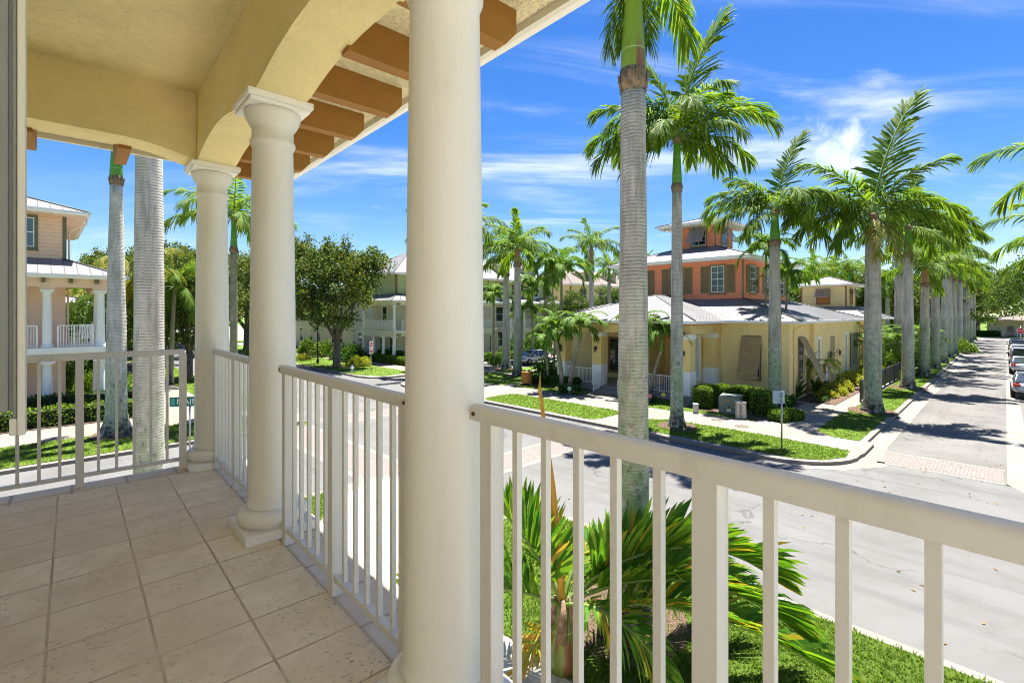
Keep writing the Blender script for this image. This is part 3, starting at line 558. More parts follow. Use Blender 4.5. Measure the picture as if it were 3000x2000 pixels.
lawn(rect(156.4, 210, -80, 80), .15); lawn(rect(52, 154, 8.5, 33), .142)
# mulch beds
def bed(pts, z=.165): return sheet('mulch', pts, z, MULCH)
def disc(a, b, r, k=14): return [(a + r * (1 + .12 * math.sin(3 * t + a)) * math.cos(t), b + r * (1 + .1 * math.cos(2 * t + b)) * math.sin(t)) for t in [2 * math.pi * i / k for i in range(k)]]
bed([(25.6, 8.6), (27.6, 8.2), (29.4, 9.2), (28.4, 13.1), (26.3, 12.6), (25.8, 11.5)])
bed(rect(30.4, 32.2, 8.3, 13.2)); bed([(27.0, 13.5), (28.0, 13.4), (28.0, 17.0), (26.9, 16.6)]); bed([(26.6, 19.9), (28.0, 19.8), (28.0, 26), (26.4, 25)])
bed(rect(-60, 4.0, 30.9, 34.0)); bed(rect(26.8, 28.2, 41, 51)); bed(rect(33, 51, 6.9, 8.95)); bed(rect(36, 52, 8.0, 9.0), .168)
# ------------------------------------------------------------------ clubhouse
def site(name, label, cat, a, b, group=None):
    o = thing(name, label, cat, AB(a, b, 0), ROT, group); T = Matrix.Translation((-a, -b, 0)); return o, T
def lantern(par, F, s=1.0, name='wall_lantern'):
    m = MB(F); m.box(-.05, .05, -.02, .0, -.1, .14); m.tube([(0, -.02, .1), (0, -.1, .2), (0, -.18, .2), (0, -.2, .12)], .012, 6)
    c = (0, -.2, 0); m.lathe([(.02, .13), (.05, .10), (.095, .03), (.09, .025)], 6, 0, c)
    m.lathe([(.05, -.24), (.055, -.22), (.03, -.25), (.012, -.28)], 6, 0, c)
    for k in range(6): q = R(60 * k); m.tube([(c[0] + .08 * math.cos(q), c[1] + .08 * math.sin(q), .03), (c[0] + .052 * math.cos(q), c[1] + .052 * math.sin(q), -.23)], .008, 4)
    o = m.build(name, BLACK, par); g = MB(F); g.lathe([(.074, .02), (.05, -.22)], 6, 0, c); g.build('lamp_glass', GLASSB, o); return o
club, T = site('clubhouse', 'yellow clubhouse with an orange upper storey, square lookout tower and metal roofs', 'building', 32.3, 9.1)
def CM_(): return MB(T)
m = CM_(); m.box(32.3, 50.7, 9.1, 27.4, .1, 4.9); m.box(36.6, 50.7, 8.86, 9.095, .1, 4.88); m.build('wall', YELW, club)
m = CM_(); m.box(28.75, 32.29, 14.12, 14.30, .44, 4.4); m.box(28.45, 28.95, 13.45, 23.7, 4.16, 4.86); m.box(28.96, 32.29, 13.45, 13.85, 4.16, 4.86); m.box(28.96, 32.29, 23.3, 23.7, 4.16, 4.86)
m.build('porch_wall', YELW, club)
m = CM_(); m.box(28.0, 32.29, 13.1, 24.0, .1, .44); m.box(27.72, 27.99, 13.1, 24.0, .1, .28); m.box(27.3, 27.71, 16.9, 20.2, .1, .21); m.build('porch_steps', GSTEP, club, bevel=.01)
m = CM_(); m.box(28.46, 32.29, 13.46, 23.69, 4.40, 4.44); m.build('porch_ceiling', CREAM, club)
def pillar(a, b):
    m = CM_(); m.box(a, a + .78, b, b + .78, .445 if a > 28 else .29, 1.9, 1); m.box(a + .02, a + .76, b + .02, b + .76, 1.9, 3.84, 0); m.box(a - .02, a + .80, b - .02, b + .80, 3.84, 4.158, 1)
    return m.build('pillar', [YELP, WHITE], club, bevel=.012)
for b in (13.3, 16.75, 19.75, 22.95): pillar(28.05, b)
pillar(31.5, 13.3)
m = CM_(); m.box(29.9, 32.28, 17.2, 17.4, .441, 4.39); m.build('porch_partition', YELW, club)
# porch back wall openings
window(club, T @ FA(32.3, 15.2, .45), .95, 2.35, None, WHITE, GLASS, 2, 3, hung=False)
m = CM_(); m.box(32.20, 32.298, 14.55, 15.85, .45, .52); m.box(32.2, 32.298, 14.58, 14.70, .45, 3.5); m.box(32.2, 32.298, 15.70, 15.82, .45, 3.5); m.box(32.2, 32.298, 14.701, 15.699, 3.38, 3.5); m.box(32.2, 32.298, 14.701, 15.699, 2.82, 2.9); d_ = m.build('door', WHITE, club)
m = CM_(); m.box(32.255, 32.29, 14.72, 15.68, 2.91, 3.37); m.build('transom_glass', GLASS, d_); m = CM_(); m.box(32.16, 32.20, 15.62, 15.66, 1.35, 1.6); m.build('handle', BLACK, d_)
window(club, T @ FA(32.3, 21.3, 1.0), 1.2, 2.5, .1 and BRTRIM, BRTRIM, GLASS, 1, 1); window(club, T @ FB(30.3, 14.12, 1.2), 1.5, 2.75, WHITE, WHITE, plain('white_blind', (.6, .6, .57), .5), 2, 1, .09)
for b in (13.69, 20.14, 23.34): lantern(club, T @ FA(28.05, b, 3.0))
lantern(club, T @ FA(32.3, 14.35, 3.2)); m = CM_(); m.box(32.05, 32.29, 14.25, 14.55, 2.05, 2.35); m.box(32.0, 32.28, 14.22, 14.58, 2.352, 2.39); m.build('mailbox', WHITE, club, bevel=.01)
for b0, b1, n in ((14.1, 16.72, 22), (20.55, 22.93, 20)):
    m = CM_(); rail_bars(m, (28.25, b0, .44), (28.25, b1, .44), 1.12, n); m.build('porch_railing', WHITE, club)
for b in (17.65, 19.6):
    m = CM_(); rail_bars(m, (28.2, b, .44), (26.95, b, .13), 1.0, 10); m.build('stair_railing', WHITE, club)
# walls toward us: bahama shutter, downpipes
def bahama(F, wd, h, ang, glass=True, lou=LOUV, gw=.85, gh=.95):
    window(club, F @ Matrix.Translation((0, 0, h * (1 - gh))), wd * gw, h * gh, OLIVE if glass else None, WHITE, GLASS, 2, 2, .08)
    Fm = F @ Matrix.Translation((0, -.10, h)) @ Matrix.Rotation(R(-ang), 4, 'X') @ Matrix.Translation((0, 0, -h)); sh = louvre(club, Fm, wd, h, lou, 'bahama_shutter', .085, False)
    bar = MB(F); q = Fm.inverted()
    tip = F.inverted() @ (Fm @ Vector((0, -.03, .1)))
    for x in (-wd / 2 + .05, wd / 2 - .05): bar.tube([(x, -.02, .35), (x, tip.y, tip.z)], .014, 5)
    bar.build('stay', lou, sh); return sh
bahama(T @ FA(32.3, 11.25, 1.25), 1.22, 2.72, 17, gw=.8)
bahama(T @ FB(34.6, 9.1, 1.05), 1.2, 2.85, 24, gw=.8)
m = CM_(); m.tube([(32.24, 13.15, 4.5), (32.24, 13.15, .2)], .045, 6); m.tube([(31.75, 13.0, 4.84), (32.0, 13.05, 4.7), (32.24, 13.15, 4.45)], .045, 6)
m.tube([(33.0, 9.04, .2), (33.0, 9.04, 4.4), (33.4, 8.8, 4.65), (34.0, 8.5, 4.8)], .045, 6); m.tube([(50.6, 8.8, .2), (50.6, 8.8, 4.8)], .05, 6); m.build('downpipe', YELW, club)
# street side openings
for a, z0, z1 in ((37.75, .75, 3.75), (45.7, .6, 3.85)): window(club, T @ FB(a, 8.86, z0), .62, z1 - z0, WHITE, WHITE, DOORT, 1, 1, .14, True, False)
m = CM_(); m.box(40.85, 42.15, 8.848, 8.87, .15, 3.8); m.build('door_recess', DOORT, club)
for a in (40.2, 42.75): lantern(club, T @ FB(a, 8.86, 2.6), 1.1)
window(club, T @ FB(48.4, 8.86, 1.2), 1.0, 2.6, YELW, GREYP, DOORT, 1, 1, .06)
for a in (47.45, 49.35): louvre(club, T @ FB(a, 8.80, 1.15), .75, 2.7, GREYP)
m = CM_(); m.box(38.9, 38.98, 8.72, 8.84, .15, 1.95, 0); m.box(39.9, 39.98, 8.72, 8.84, .15, 1.95, 0); m.box(38.981, 39.899, 8.74, 8.82, 1.85, 1.94, 0); m.box(38.981, 39.899, 8.76, 8.80, .6, 1.84, 1); m.build('notice_board', [WOODO, SIGNW], club)
# roofs
RF = [ROOF, SEAM, WHITE]
m = CM_(); hip(m, 31.6, 51.4, 8.3, 28.1, 5.0, 36.5, 46.7, 13.3, 23.5, 6.55, .18); m.build('roof', RF, club)
m = CM_(); e = 4.99
def porch_roof(m):
    pk = (33.2, 18.5, 6.82); a0, b0, b1 = 27.45, 12.7, 24.3
    roof_face(m, [(a0, b0, e), (a0, b1, e), pk]); roof_face(m, [(36.48, b0, e), (a0, b0, e), pk, (36.48, 18.5, 6.82)], .45); roof_face(m, [(a0, b1, e), (36.48, b1, e), (36.48, 18.5, 6.82), pk], .45)
    m.tube([(a0, b0, e + .02), pk], .05, 5, 1); m.tube([(a0, b1, e + .02), pk], .05, 5, 1); m.tube([pk, (36.4, 18.5, 6.84)], .05, 5, 1)
    for x0, x1, y0, y1 in ((a0 - .12, a0, b0 - .12, b1 + .12), (a0 + .001, 31.6, b0 - .12, b0 - .001), (a0 + .001, 31.6, b1 + .001, b1 + .12)): m.box(x0, x1, y0, y1, e - .18, e - .01, 2)
    m.poly([(a0, b0, e - .1), (a0, b1, e - .1), (31.6, b1, e - .1), (31.6, b0, e - .1)], 2)
porch_roof(m); pr_ = m.build('porch_roof', RF, club)
m = CM_(); b = 12.95
while b < 24.2: m.box(27.6, 28.44, b - .04, b + .04, 4.74, 4.885); b += .42
a = 28.9
while a < 31.5: m.box(a - .04, a + .04, 12.8, 13.44, 4.74, 4.885); a += .42
m.build('rafter_tail', WOODO, pr_)
# orange storey
m = CM_(); m.box(36.5, 46.7, 13.3, 23.5, 6.2, 9.44); uw = m.build('upper_wall', ORANGE, club)
for a, b in ((36.5, 13.3), (46.7, 13.3), (36.5, 23.5)):
    m = CM_(); m.box(a - .02 if a < 40 else a - .10, a + .10 if a < 40 else a + .02, b - .02 if b < 20 else b - .1, b + .1 if b < 20 else b + .02, 6.3, 9.43)
    m.build('corner_board', OLIVE, uw)
for b in (15.15, 18.4, 21.65):
    window(club, T @ FA(36.5, b, 7.05), .98, 1.95, OLIVE, WHITE, GLASSB if b < 16 else GLASS, 2, 2, .13)
    for s in (-1, 1): louvre(club, T @ FA(36.5, b + s * .98, 6.98), .62, 2.06, OLIVE)
for a in (38.35, 41.75, 45.1):
    window(club, T @ FB(a, 13.3, 7.05), .98, 1.95, OLIVE, WHITE, GLASS, 2, 2, .13)
    for s in (-1, 1): louvre(club, T @ FB(a + s * .98, 13.3, 6.98), .62, 2.06, OLIVE)
m = CM_(); hip(m, 35.7, 47.5, 12.5, 24.3, 9.62, 39.8, 43.3, 16.7, 20.1, 11.0, .22); m.build('upper_roof', RF, club)
m = CM_(); m.box(39.83, 43.3, 16.7, 20.1, 10.4, 12.95); tw = m.build('tower_wall', ORANGE, club)
for a, b in ((39.83, 16.7), (43.3, 16.7), (39.83, 20.1)):
    m = CM_(); m.box(a - .02 if a < 41 else a - .07, a + .07 if a < 41 else a + .02, b - .02 if b < 18 else b - .07, b + .07 if b < 18 else b + .02, 10.6, 12.94)
    m.build('corner_board', OLIVE, tw)
bahama(T @ FA(39.83, 18.15, 11.15), 1.35, 1.62, 30, lou=LOUVG, gw=.95, gh=1.0); bahama(T @ FB(41.6, 16.7, 11.15), 1.35, 1.62, 32, lou=LOUVG, gw=.95, gh=1.0)
m = CM_(); hip(m, 38.6, 44.5, 15.5, 21.3, 12.98, 41.5, 41.6, 18.35, 18.45, 13.75, .18, .4); tr_ = m.build('tower_roof', RF, club)
m = CM_()
for k in range(14): q = 38.8 + k * .42; m.box(q - .03, q + .03, 15.6, 16.69, 12.70, 12.795); m.box(38.7, 39.82, q - 23.1 - .03, q - 23.1 + .03, 12.70, 12.795) if 15.6 < q - 23.1 < 21.2 else None
m.build('rafter_tail', CREAM, tr_); m = CM_(); m.tube([(43.9, 15.9, 12.9), (43.9, 15.9, 14.6)], .012, 4); m.build('aerial', STEEL, tr_)
# pool house further along the lane
pool, T2 = site('pool_house', 'small pale yellow building with a low hip roof and square cupola behind the palm row', 'building', 54, 9)
m = MB(T2); m.box(54.6, 66, 9.2, 17.5, .1, 4.9); m.build('wall', YELW, pool)
m = MB(T2); hip(m, 53.8, 66.8, 8.4, 18.3, 5.0, 57.6, 62.6, 10.8, 15.6, 6.15, .16); m.build('roof', RF, pool)
m = MB(T2); m.box(58.0, 62.2, 11.2, 15.2, 5.6, 8.25); m.build('cupola_wall', YELS, pool)
m = MB(T2); hip(m, 57.2, 63.0, 10.4, 16.0, 8.42, 60.05, 60.15, 13.15, 13.25, 9.35, .16); m.build('cupola_roof', RF, pool)
for F in (T2 @ FA(58.0, 13.2, 6.5), T2 @ FB(60.1, 11.2, 6.5)):
    window(pool, F, 1.1, 1.4, BRTRIM, BRTRIM, WOODO, 1, 1, .08); louvre(pool, F @ Matrix.Translation((0, -.08, 1.5)) @ Matrix.Rotation(R(-34), 4, 'X') @ Matrix.Translation((0, 0, -1.05)), 1.3, 1.05, LOUVG, 'bahama_shutter', .08, False)
for a, b in ((58.0, 11.2), (62.2, 11.2), (58.0, 15.2)):
    m = MB(T2); m.box(a - .03 if a < 60 else a - .09, a + .09 if a < 60 else a + .03, b - .03 if b < 13 else b - .09, b + .09 if b < 13 else b + .03, 5.7, 8.24)
    m.build('corner_board', BRTRIM, pool)
# ------------------------------------------------------------------ peach house on the left
ph, T3 = site('peach_house', 'peach two storey house with white columned balconies and white metal roofs', 'house', 1.1, 36.0)
def P3(): return MB(T3)
m = P3(); m.box(-16, 1.1, 36.0, 46, .1, 8.4); m.box(-7, 1.1, 34.2, 35.99, .1, .45); m.build('wall', PEACH, ph)
m = P3(); m.box(-16, 1.1, 36.0, 46, 8.41, 10.75); m.build('upper_wall', PEACHS, ph)
m = P3(); m.box(-16, 2.75, 33.7, 35.99, 3.38, 3.64); m.box(1.12, 2.75, 36.0, 42, 3.38, 3.64); m.box(-16, 2.82, 33.62, 33.69, 3.46, 3.70); m.box(2.751, 2.82, 33.70, 42, 3.46, 3.70); m.build('balcony_slab', WHITE, ph)
m = P3(); m.box(-16, 2.7, 33.78, 34.2, 3.0, 3.379); m.box(-16, 2.7, 33.8, 34.2, 6.78, 7.24); m.box(2.28, 2.7, 34.21, 42, 6.78, 7.24)
for c in (.35, 2.4, -1.75): m.box(c - .3, c + .3, 33.79, 34.21, 6.64, 6.779)
m.build('porch_beam', PEACH, ph)
m = P3(); m.box(-16, 2.28, 34.2, 36.0, 7.1, 7.14); m.build('porch_ceiling', PEACH, ph)
def hcol(par, MM, a, b, z0, z1, r=.19, mt=WHITE):
    m = MB(MM); h = z1 - z0; m.lathe([(r * 1.25, .0), (r * 1.35, .05), (r * 1.25, .12), (r * 1.03, .17)] + [(r * (1 - .16 * (i / 8) ** 1.4), .18 + (h - .38) * i / 8) for i in range(9)] + [(r * .95, h - .18), (r * 1.3, h - .08)], 18, 0, (a, b, z0))
    m.box(a - r * 1.45, a + r * 1.45, b - r * 1.45, b + r * 1.45, z0 - .02, z0 + .0); m.box(a - r * 1.4, a + r * 1.4, b - r * 1.4, b + r * 1.4, z1 - .08, z1); return m.build('column', mt, par)
for a in (.35, 2.42, -1.75):
    hcol(ph, T3, a, 34.0, 3.70, 6.64); hcol(ph, T3, a, 34.0, .45, 3.0, .22)
hcol(ph, T3, 2.42, 35.9, 3.70, 6.7); hcol(ph, T3, 2.42, 35.9, .45, 3.3, .22)
for a0, a1, n in ((.75, 2.1, 13), (-1.4, -.02, 13)): m = P3(); rail_bars(m, (a0, 33.95, 3.68), (a1, 33.95, 3.68), 1.16, n, .03, .07); m.build('railing', WHITE, ph)
m = P3(); rail_bars(m, (2.5, 34.3, 3.68), (2.5, 35.6, 3.68), 1.16, 11, .03, .07); rail_bars(m, (2.5, 36.2, 3.68), (2.5, 41, 3.68), 1.16, 36, .03, .07); m.build('railing', WHITE, ph)
window(ph, T3 @ FB(-.62, 36.0, 8.95), 1.0, 1.55, OLIVEG, WHITE, GLASSB, 1, 1, .14); window(ph, T3 @ FB(-.95, 36.0, 4.45), .95, 2.1, CREAM, WHITE, GLASS, 1, 1, .1); window(ph, T3 @ FB(-.95, 36.0, 1.0), .95, 2.1, CREAM, WHITE, GLASS, 1, 1, .1)
window(ph, T3 @ FB(-3.6, 36.0, 8.95), 1.0, 1.55, OLIVEG, WHITE, GLASSB, 1, 1, .14)
m = P3(); m.box(.98, 1.14, 35.96, 36.1, 8.3, 10.74); m.build('corner_board', OLIVEG, ph)
m = P3(); hip(m, -18, 3.45, 33.2, 46, 7.42, -18, .9, 36.1, 46, 8.42, .2, .5); m.build('porch_roof', [ROOF, SEAM, WHITE], ph)
m = P3()
for k in range(8): a = 2.25 - k * 1.02; m.box(a - .08, a + .08, 33.45, 33.79, 7.0, 7.215)
m.build('rafter_tail', OLIVEG, ph)
m = P3(); hip(m, -18, 2.0, 35.2, 47, 10.95, -12, -3.2, 41, 41.2, 12.9, .2, .5); m.build('roof', [ROOF, SEAM, WHITE], ph)
m = P3(); m.box(-16, 1.9, 35.3, 46.9, 10.70, 10.745); m.build('soffit', PEACH, ph)
m = P3(); m.tube([(1.25, 36.15, 8.0), (1.25, 36.15, 9.9), (1.45, 36.0, 10.1), (1.95, 35.8, 10.4), (1.95, 35.8, 10.7)], .045, 6); m.tube([(1.2, 36.05, 3.7), (1.2, 36.05, 6.9)], .045, 6); m.build('downpipe', PEACH, ph)
m = P3(); m.box(1.9, 1.93, 38, 38.9, 4.0, 4.04); m.build('door_sill', WHITE, ph)
rk = thing('rocking_chair', 'white slatted rocking chair on the upper balcony of the peach house', 'chair', AB(1.75, 35.2, 3.66), ROT + R(200))
def rocker():
    m = MB()
    for s in (-.27, .27): m.tube([(s, -.45, .10), (s, -.2, .04), (s, .1, .03), (s, .45, .12)], .022, 6)
    m.build('rocker', WHITE, rk); m = MB()
    for s in (-.27, .27): m.tube([(s, -.25, .05), (s, -.27, .68)], .024, 6); m.tube([(s, .22, .05), (s, .30, .68), (s, .42, 1.15)], .024, 6); m.box(s - .045, s + .045, -.34, .30, .68, .71)
    m.build('frame', WHITE, rk); m = MB()
    for k in range(6): y = -.27 + k * .09; m.box(-.26, .26, y, y + .07, .42, .445)
    m.build('seat', WHITE, rk); m = MB()
    for k in range(7): x = -.24 + k * .08; m.add([(x - .025, .235, .46), (x + .025, .235, .46), (x + .025, .415, 1.12), (x - .025, .415, 1.12), (x - .025, .255, .46), (x + .025, .255, .46), (x + .025, .435, 1.12), (x - .025, .435, 1.12)], [(0, 1, 2, 3), (7, 6, 5, 4), (0, 3, 7, 4), (1, 5, 6, 2), (3, 2, 6, 7)])
    m.box(-.3, .3, .40, .44, 1.12, 1.2); m.build('backrest', WHITE, rk)
rocker()
cot, Tc = site('peach_cottage', 'peach cottage with a small white roof beyond the peach house porch', 'house', -1, 58)
m = MB(Tc); m.box(-12, 2.6, 56, 66, .1, 6.2); m.build('wall', PEACH, cot); m = MB(Tc); hip(m, -13, 3.6, 55, 67, 6.4, -6, -5, 60.5, 61.5, 9, .2, .5); m.build('roof', RF, cot)
# ------------------------------------------------------------------ green town houses
gh, T4 = site('green_townhouses', 'long row of green and beige town houses with a grey metal roof and dormers', 'building', 29.1, 48.4)
def P4(): return MB(T4)
m = P4(); m.box(29.1, 56.2, 48.4, 60, .1, 7.7); m.build('lower_wall', BEIGE, gh); m = P4(); m.box(29.1, 56.2, 48.4, 60, 7.71, 9.95); m.build('upper_wall', GREENS, gh)
m = P4(); hip(m, 28.3, 57, 47.6, 60.8, 10.1, 34.5, 50.5, 54.1, 54.3, 13.5, .2, .5); m.build('roof', RF, gh)
for a in (29.1, 36.2, 43, 49.6, 56.2):
    m = P4(); m.box(a - .1, a + .1, 48.36, 48.5, 7.75, 9.94)
    m.build('corner_board', BRTRIM, gh)
for i, (a, w_) in enumerate(((32.4, .9), (37.6, 1.5), (40.8, .9), (45.2, 1.6), (48.5, .9), (52, 1.6), (54.6, 1.2))):
    window(gh, T4 @ FB(a, 48.4, 8.15 if w_ < 1 else 7.9), w_, 1.35 if w_ < 1 else 1.75, WHITE if i % 3 else BRTRIM, WHITE, GLASS, 2, 2, .1)
    if w_ < 1:
        for s in (-1, 1): louvre(gh, T4 @ FB(a + s * .85, 48.4, 8.1), .5, 1.45, BRTRIM)
    window(gh, T4 @ FB(a, 48.4, 4.4), w_, 2.0, WHITE, WHITE, GLASS, 1, 1, .1); window(gh, T4 @ FB(a + .3, 48.4, 1.0), w_, 2.0, WHITE, WHITE, GLASS, 1, 1, .1)
    m = P4(); m.box(a - 1.9, a - 1.0, 48.37, 48.42, .3, 2.5); m.build('door', BRTRIM if i % 2 else PEDE, gh)
window(gh, T4 @ FA(29.1, 57, .9), 1.1, 2.2, WHITE, WHITE, GLASS, 1, 1, .12); window(gh, T4 @ FA(29.1, 51, 4.3), 1.0, 2.0, WHITE, WHITE, GLASS, 1, 1, .1)
def gporch(a0, a1, cols):
    m = P4(); m.box(a0, a1, 45.9, 48.38, .1, .5); m.build('porch_floor', CREAM, gh); m = P4(); m.box(a0, a1, 45.9, 46.2, 6.35, 6.7); m.build('porch_beam', CREAM, gh); m = P4(); m.box(a0 - .15, a1 + .15, 45.75, 48.38, 3.3, 3.62); m.box(a0, a1, 45.91, 46.19, 2.95, 3.299); m.build('porch_slab', CREAM, gh)
    m = P4(); hip(m, a0 - .6, a1 + .6, 45.2, 48.6, 6.88, a0 + 1.4, a1 - 1.4, 48.3, 48.5, 7.72, .18, .45); m.build('porch_roof', RF, gh)
    for a in cols: hcol(gh, T4, a, 46.05, 3.64, 6.35, .17); hcol(gh, T4, a, 46.05, .5, 2.95, .2)
    m = P4(); rail_bars(m, (a0 + .2, 46.05, 3.62), (a1 - .2, 46.05, 3.62), 1.12, int((a1 - a0) * 8), .03, .07); m.build('railing', WHITE, gh)
gporch(28.2, 34.0, (30.4, 32.2, 33.7))
m = P4(); m.box(27.2, 28.04, 45.75, 53.2, 3.3, 3.62); m.box(28.05, 29.09, 48.4, 53.2, 3.3, 3.62); m.build('porch_slab', CREAM, gh); m = P4(); m.box(27.3, 29.09, 48.4, 53.1, .1, .5); m.box(27.3, 28.19, 45.9, 48.39, .1, .5); m.build('porch_floor', CREAM, gh)
m = P4(); m.box(27.25, 27.55, 45.9, 53.1, 6.35, 6.7); m.build('porch_beam', CREAM, gh); m = P4(); m.box(27.25, 27.55, 45.91, 53.1, 2.95, 3.299); m.build('porch_beam', CREAM, gh)
m = P4(); hip(m, 26.6, 29.3, 45.19, 53.8, 6.89, 29.05, 29.25, 48.3, 52.2, 7.74, .18, .45); m.build('porch_roof', RF, gh)
for b in (46.05, 48.3, 50.5, 52.8): hcol(gh, T4, 27.4, b, .5, 2.95, .2)
for b in (46.05, 52.8): hcol(gh, T4, 27.4, b, 3.64, 6.35, .17)
m = P4(); rail_bars(m, (27.4, 46.3, 3.62), (27.4, 52.6, 3.62), 1.12, 48, .03, .07); m.build('railing', WHITE, gh)
for b in (49.5, 51.6): window(gh, T4 @ FA(29.1, b, .6), .9, 2.3, WHITE, WHITE, GLASS, 1, 1, .1)
gporch(36.8, 42.0, (37.2, 39.4, 41.7)); gporch(44.5, 50.5, (44.9, 47.5, 50.2)); gporch(51.5, 56, (51.9, 55.6))
def dormer(par, MM, a, b, z, wd=1.7, h=1.75, wall=GREENS, dep=3.2):
    m = MB(MM); m.box(a - wd / 2, a + wd / 2, b, b + dep, z, z + h, 0); pk = z + h + .55; q = wd / 2 + .22; f = b - .25
    m.add([(a - wd / 2, b + .002, z + h), (a + wd / 2, b + .002, z + h), (a, b + .002, pk - .05)], [(0, 1, 2)], 0)
    for s in (-1, 1): m.add([(a + s * q, f, z + h - .1), (a, f, pk), (a, b + dep + 1, pk), (a + s * q, b + dep + 1, z + h - .1), (a + s * q, f, z + h - .22), (a, f, pk - .12)], [(0, 1, 2, 3), (0, 4, 5, 1)], 1)
    d = m.build('dormer', [wall, ROOF], par); window(d, MM @ FB(a, b, z + .35), .7, 1.1, BRTRIM, WHITE, GLASS, 2, 2, .08); return d
for a in (33.5, 40.0, 46.8, 52.2): dormer(gh, T4, a, 49.3, 10.55)
yh, T5 = site('yellow_townhouses', 'pale yellow town houses with brown shingle roof behind the green row', 'building', 62, 49)
m = MB(T5); m.box(61.5, 92, 49.2, 62, .1, 10.1); m.build('wall', YELS, yh); m = MB(T5); hip(m, 60.6, 93, 48.3, 63, 10.3, 67, 87, 55.4, 55.6, 13.6, .22, 9); m.build('roof', [ROOFT, ROOFT, WHITE], yh)
m = MB(T5); m.box(61.4, 61.6, 49.1, 49.3, .2, 10); m.build('corner_board', BRTRIM, yh)
for a in (65, 70, 75, 80): window(yh, T5 @ FB(a, 49.2, 7.6), 1.3, 1.9, BRTRIM, WHITE, GLASS, 2, 2, .12); window(yh, T5 @ FB(a, 49.2, 4.2), 1.3, 2, BRTRIM, WHITE, GLASS, 2, 2, .12)
for a in (67.5, 75, 82): dormer(yh, T5, a, 50.2, 10.9, 2.2, 1.7, YELS)
wh, T6 = site('cream_house', 'cream house with white quoins and tall windows behind the oak and lamp post', 'house', 29, 64)
m = MB(T6); m.box(31, 50, 63, 84, .1, 7.4); m.build('wall', BEIGE, wh); m = MB(T6); hip(m, 30, 51, 62, 85, 7.6, 39, 42, 71, 76, 10.6, .2, .5); m.build('roof', RF, wh)
for b in (66.5, 69, 74, 77, 81): window(wh, T6 @ FA(31, b, 1.0), 1.1, 2.2, WHITE, WHITE, GLASS, 1, 1, .12); window(wh, T6 @ FA(31, b, 4.4), 1.1, 2.0, WHITE, WHITE, GLASS, 1, 1, .12)
m = MB(T6)
for k in range(12): m.box(30.96, 31.5 - .1 * (k % 2), 62.96, 63.5 - .1 * (k % 2), .2 + .58 * k, .76 + .58 * k)
m.build('quoin', WHITE, wh)
# grey house at the end of the lane
eh, T7 = site('grey_house', 'low grey house with a shingle porch roof closing the end of the lane', 'house', 163, -4); T7 = T7 @ Matrix.Translation((42, 0, 0))
m = MB(T7); m.box(122, 134, -22, 3.2, .1, 3.75); m.box(126, 136, -22, -4, 3.751, 6.2); m.build('wall', BEIGE, eh)
m = MB(T7); hip(m, 118, 136, -24, 5.6, 4.0, 126, 130, -16, -3, 5.1, .22, 9); m.build('roof', [ROOFT, ROOFT, LOUV], eh)
m = MB(T7); hip(m, 125, 137, -23, -3, 6.4, 130, 131, -16, -9, 8.0, .22, 9); m.build('upper_roof', [ROOFT, ROOFT, LOUV], eh)
for b in (4.6, -3.2, -12): m = MB(T7); m.box(119.2, 119.9, b - .35, b + .35, .1, 3.8); m.build('pillar', BEIGE, eh)
window(eh, T7 @ FA(122, -5.6, 1.2), 1.9, 1.9, WHITE, WHITE, GLASS, 1, 1, .1); m = MB(T7); m.box(121.96, 122.0, -1.4, -.2, .2, 2.6); m.build('door', GLASSB, eh)
for b in (-1.9, .3): m = MB(T7); m.box(119.0, 119.12, b - .06, b + .06, .1, 1.7); m.build('post', WHITE, eh)
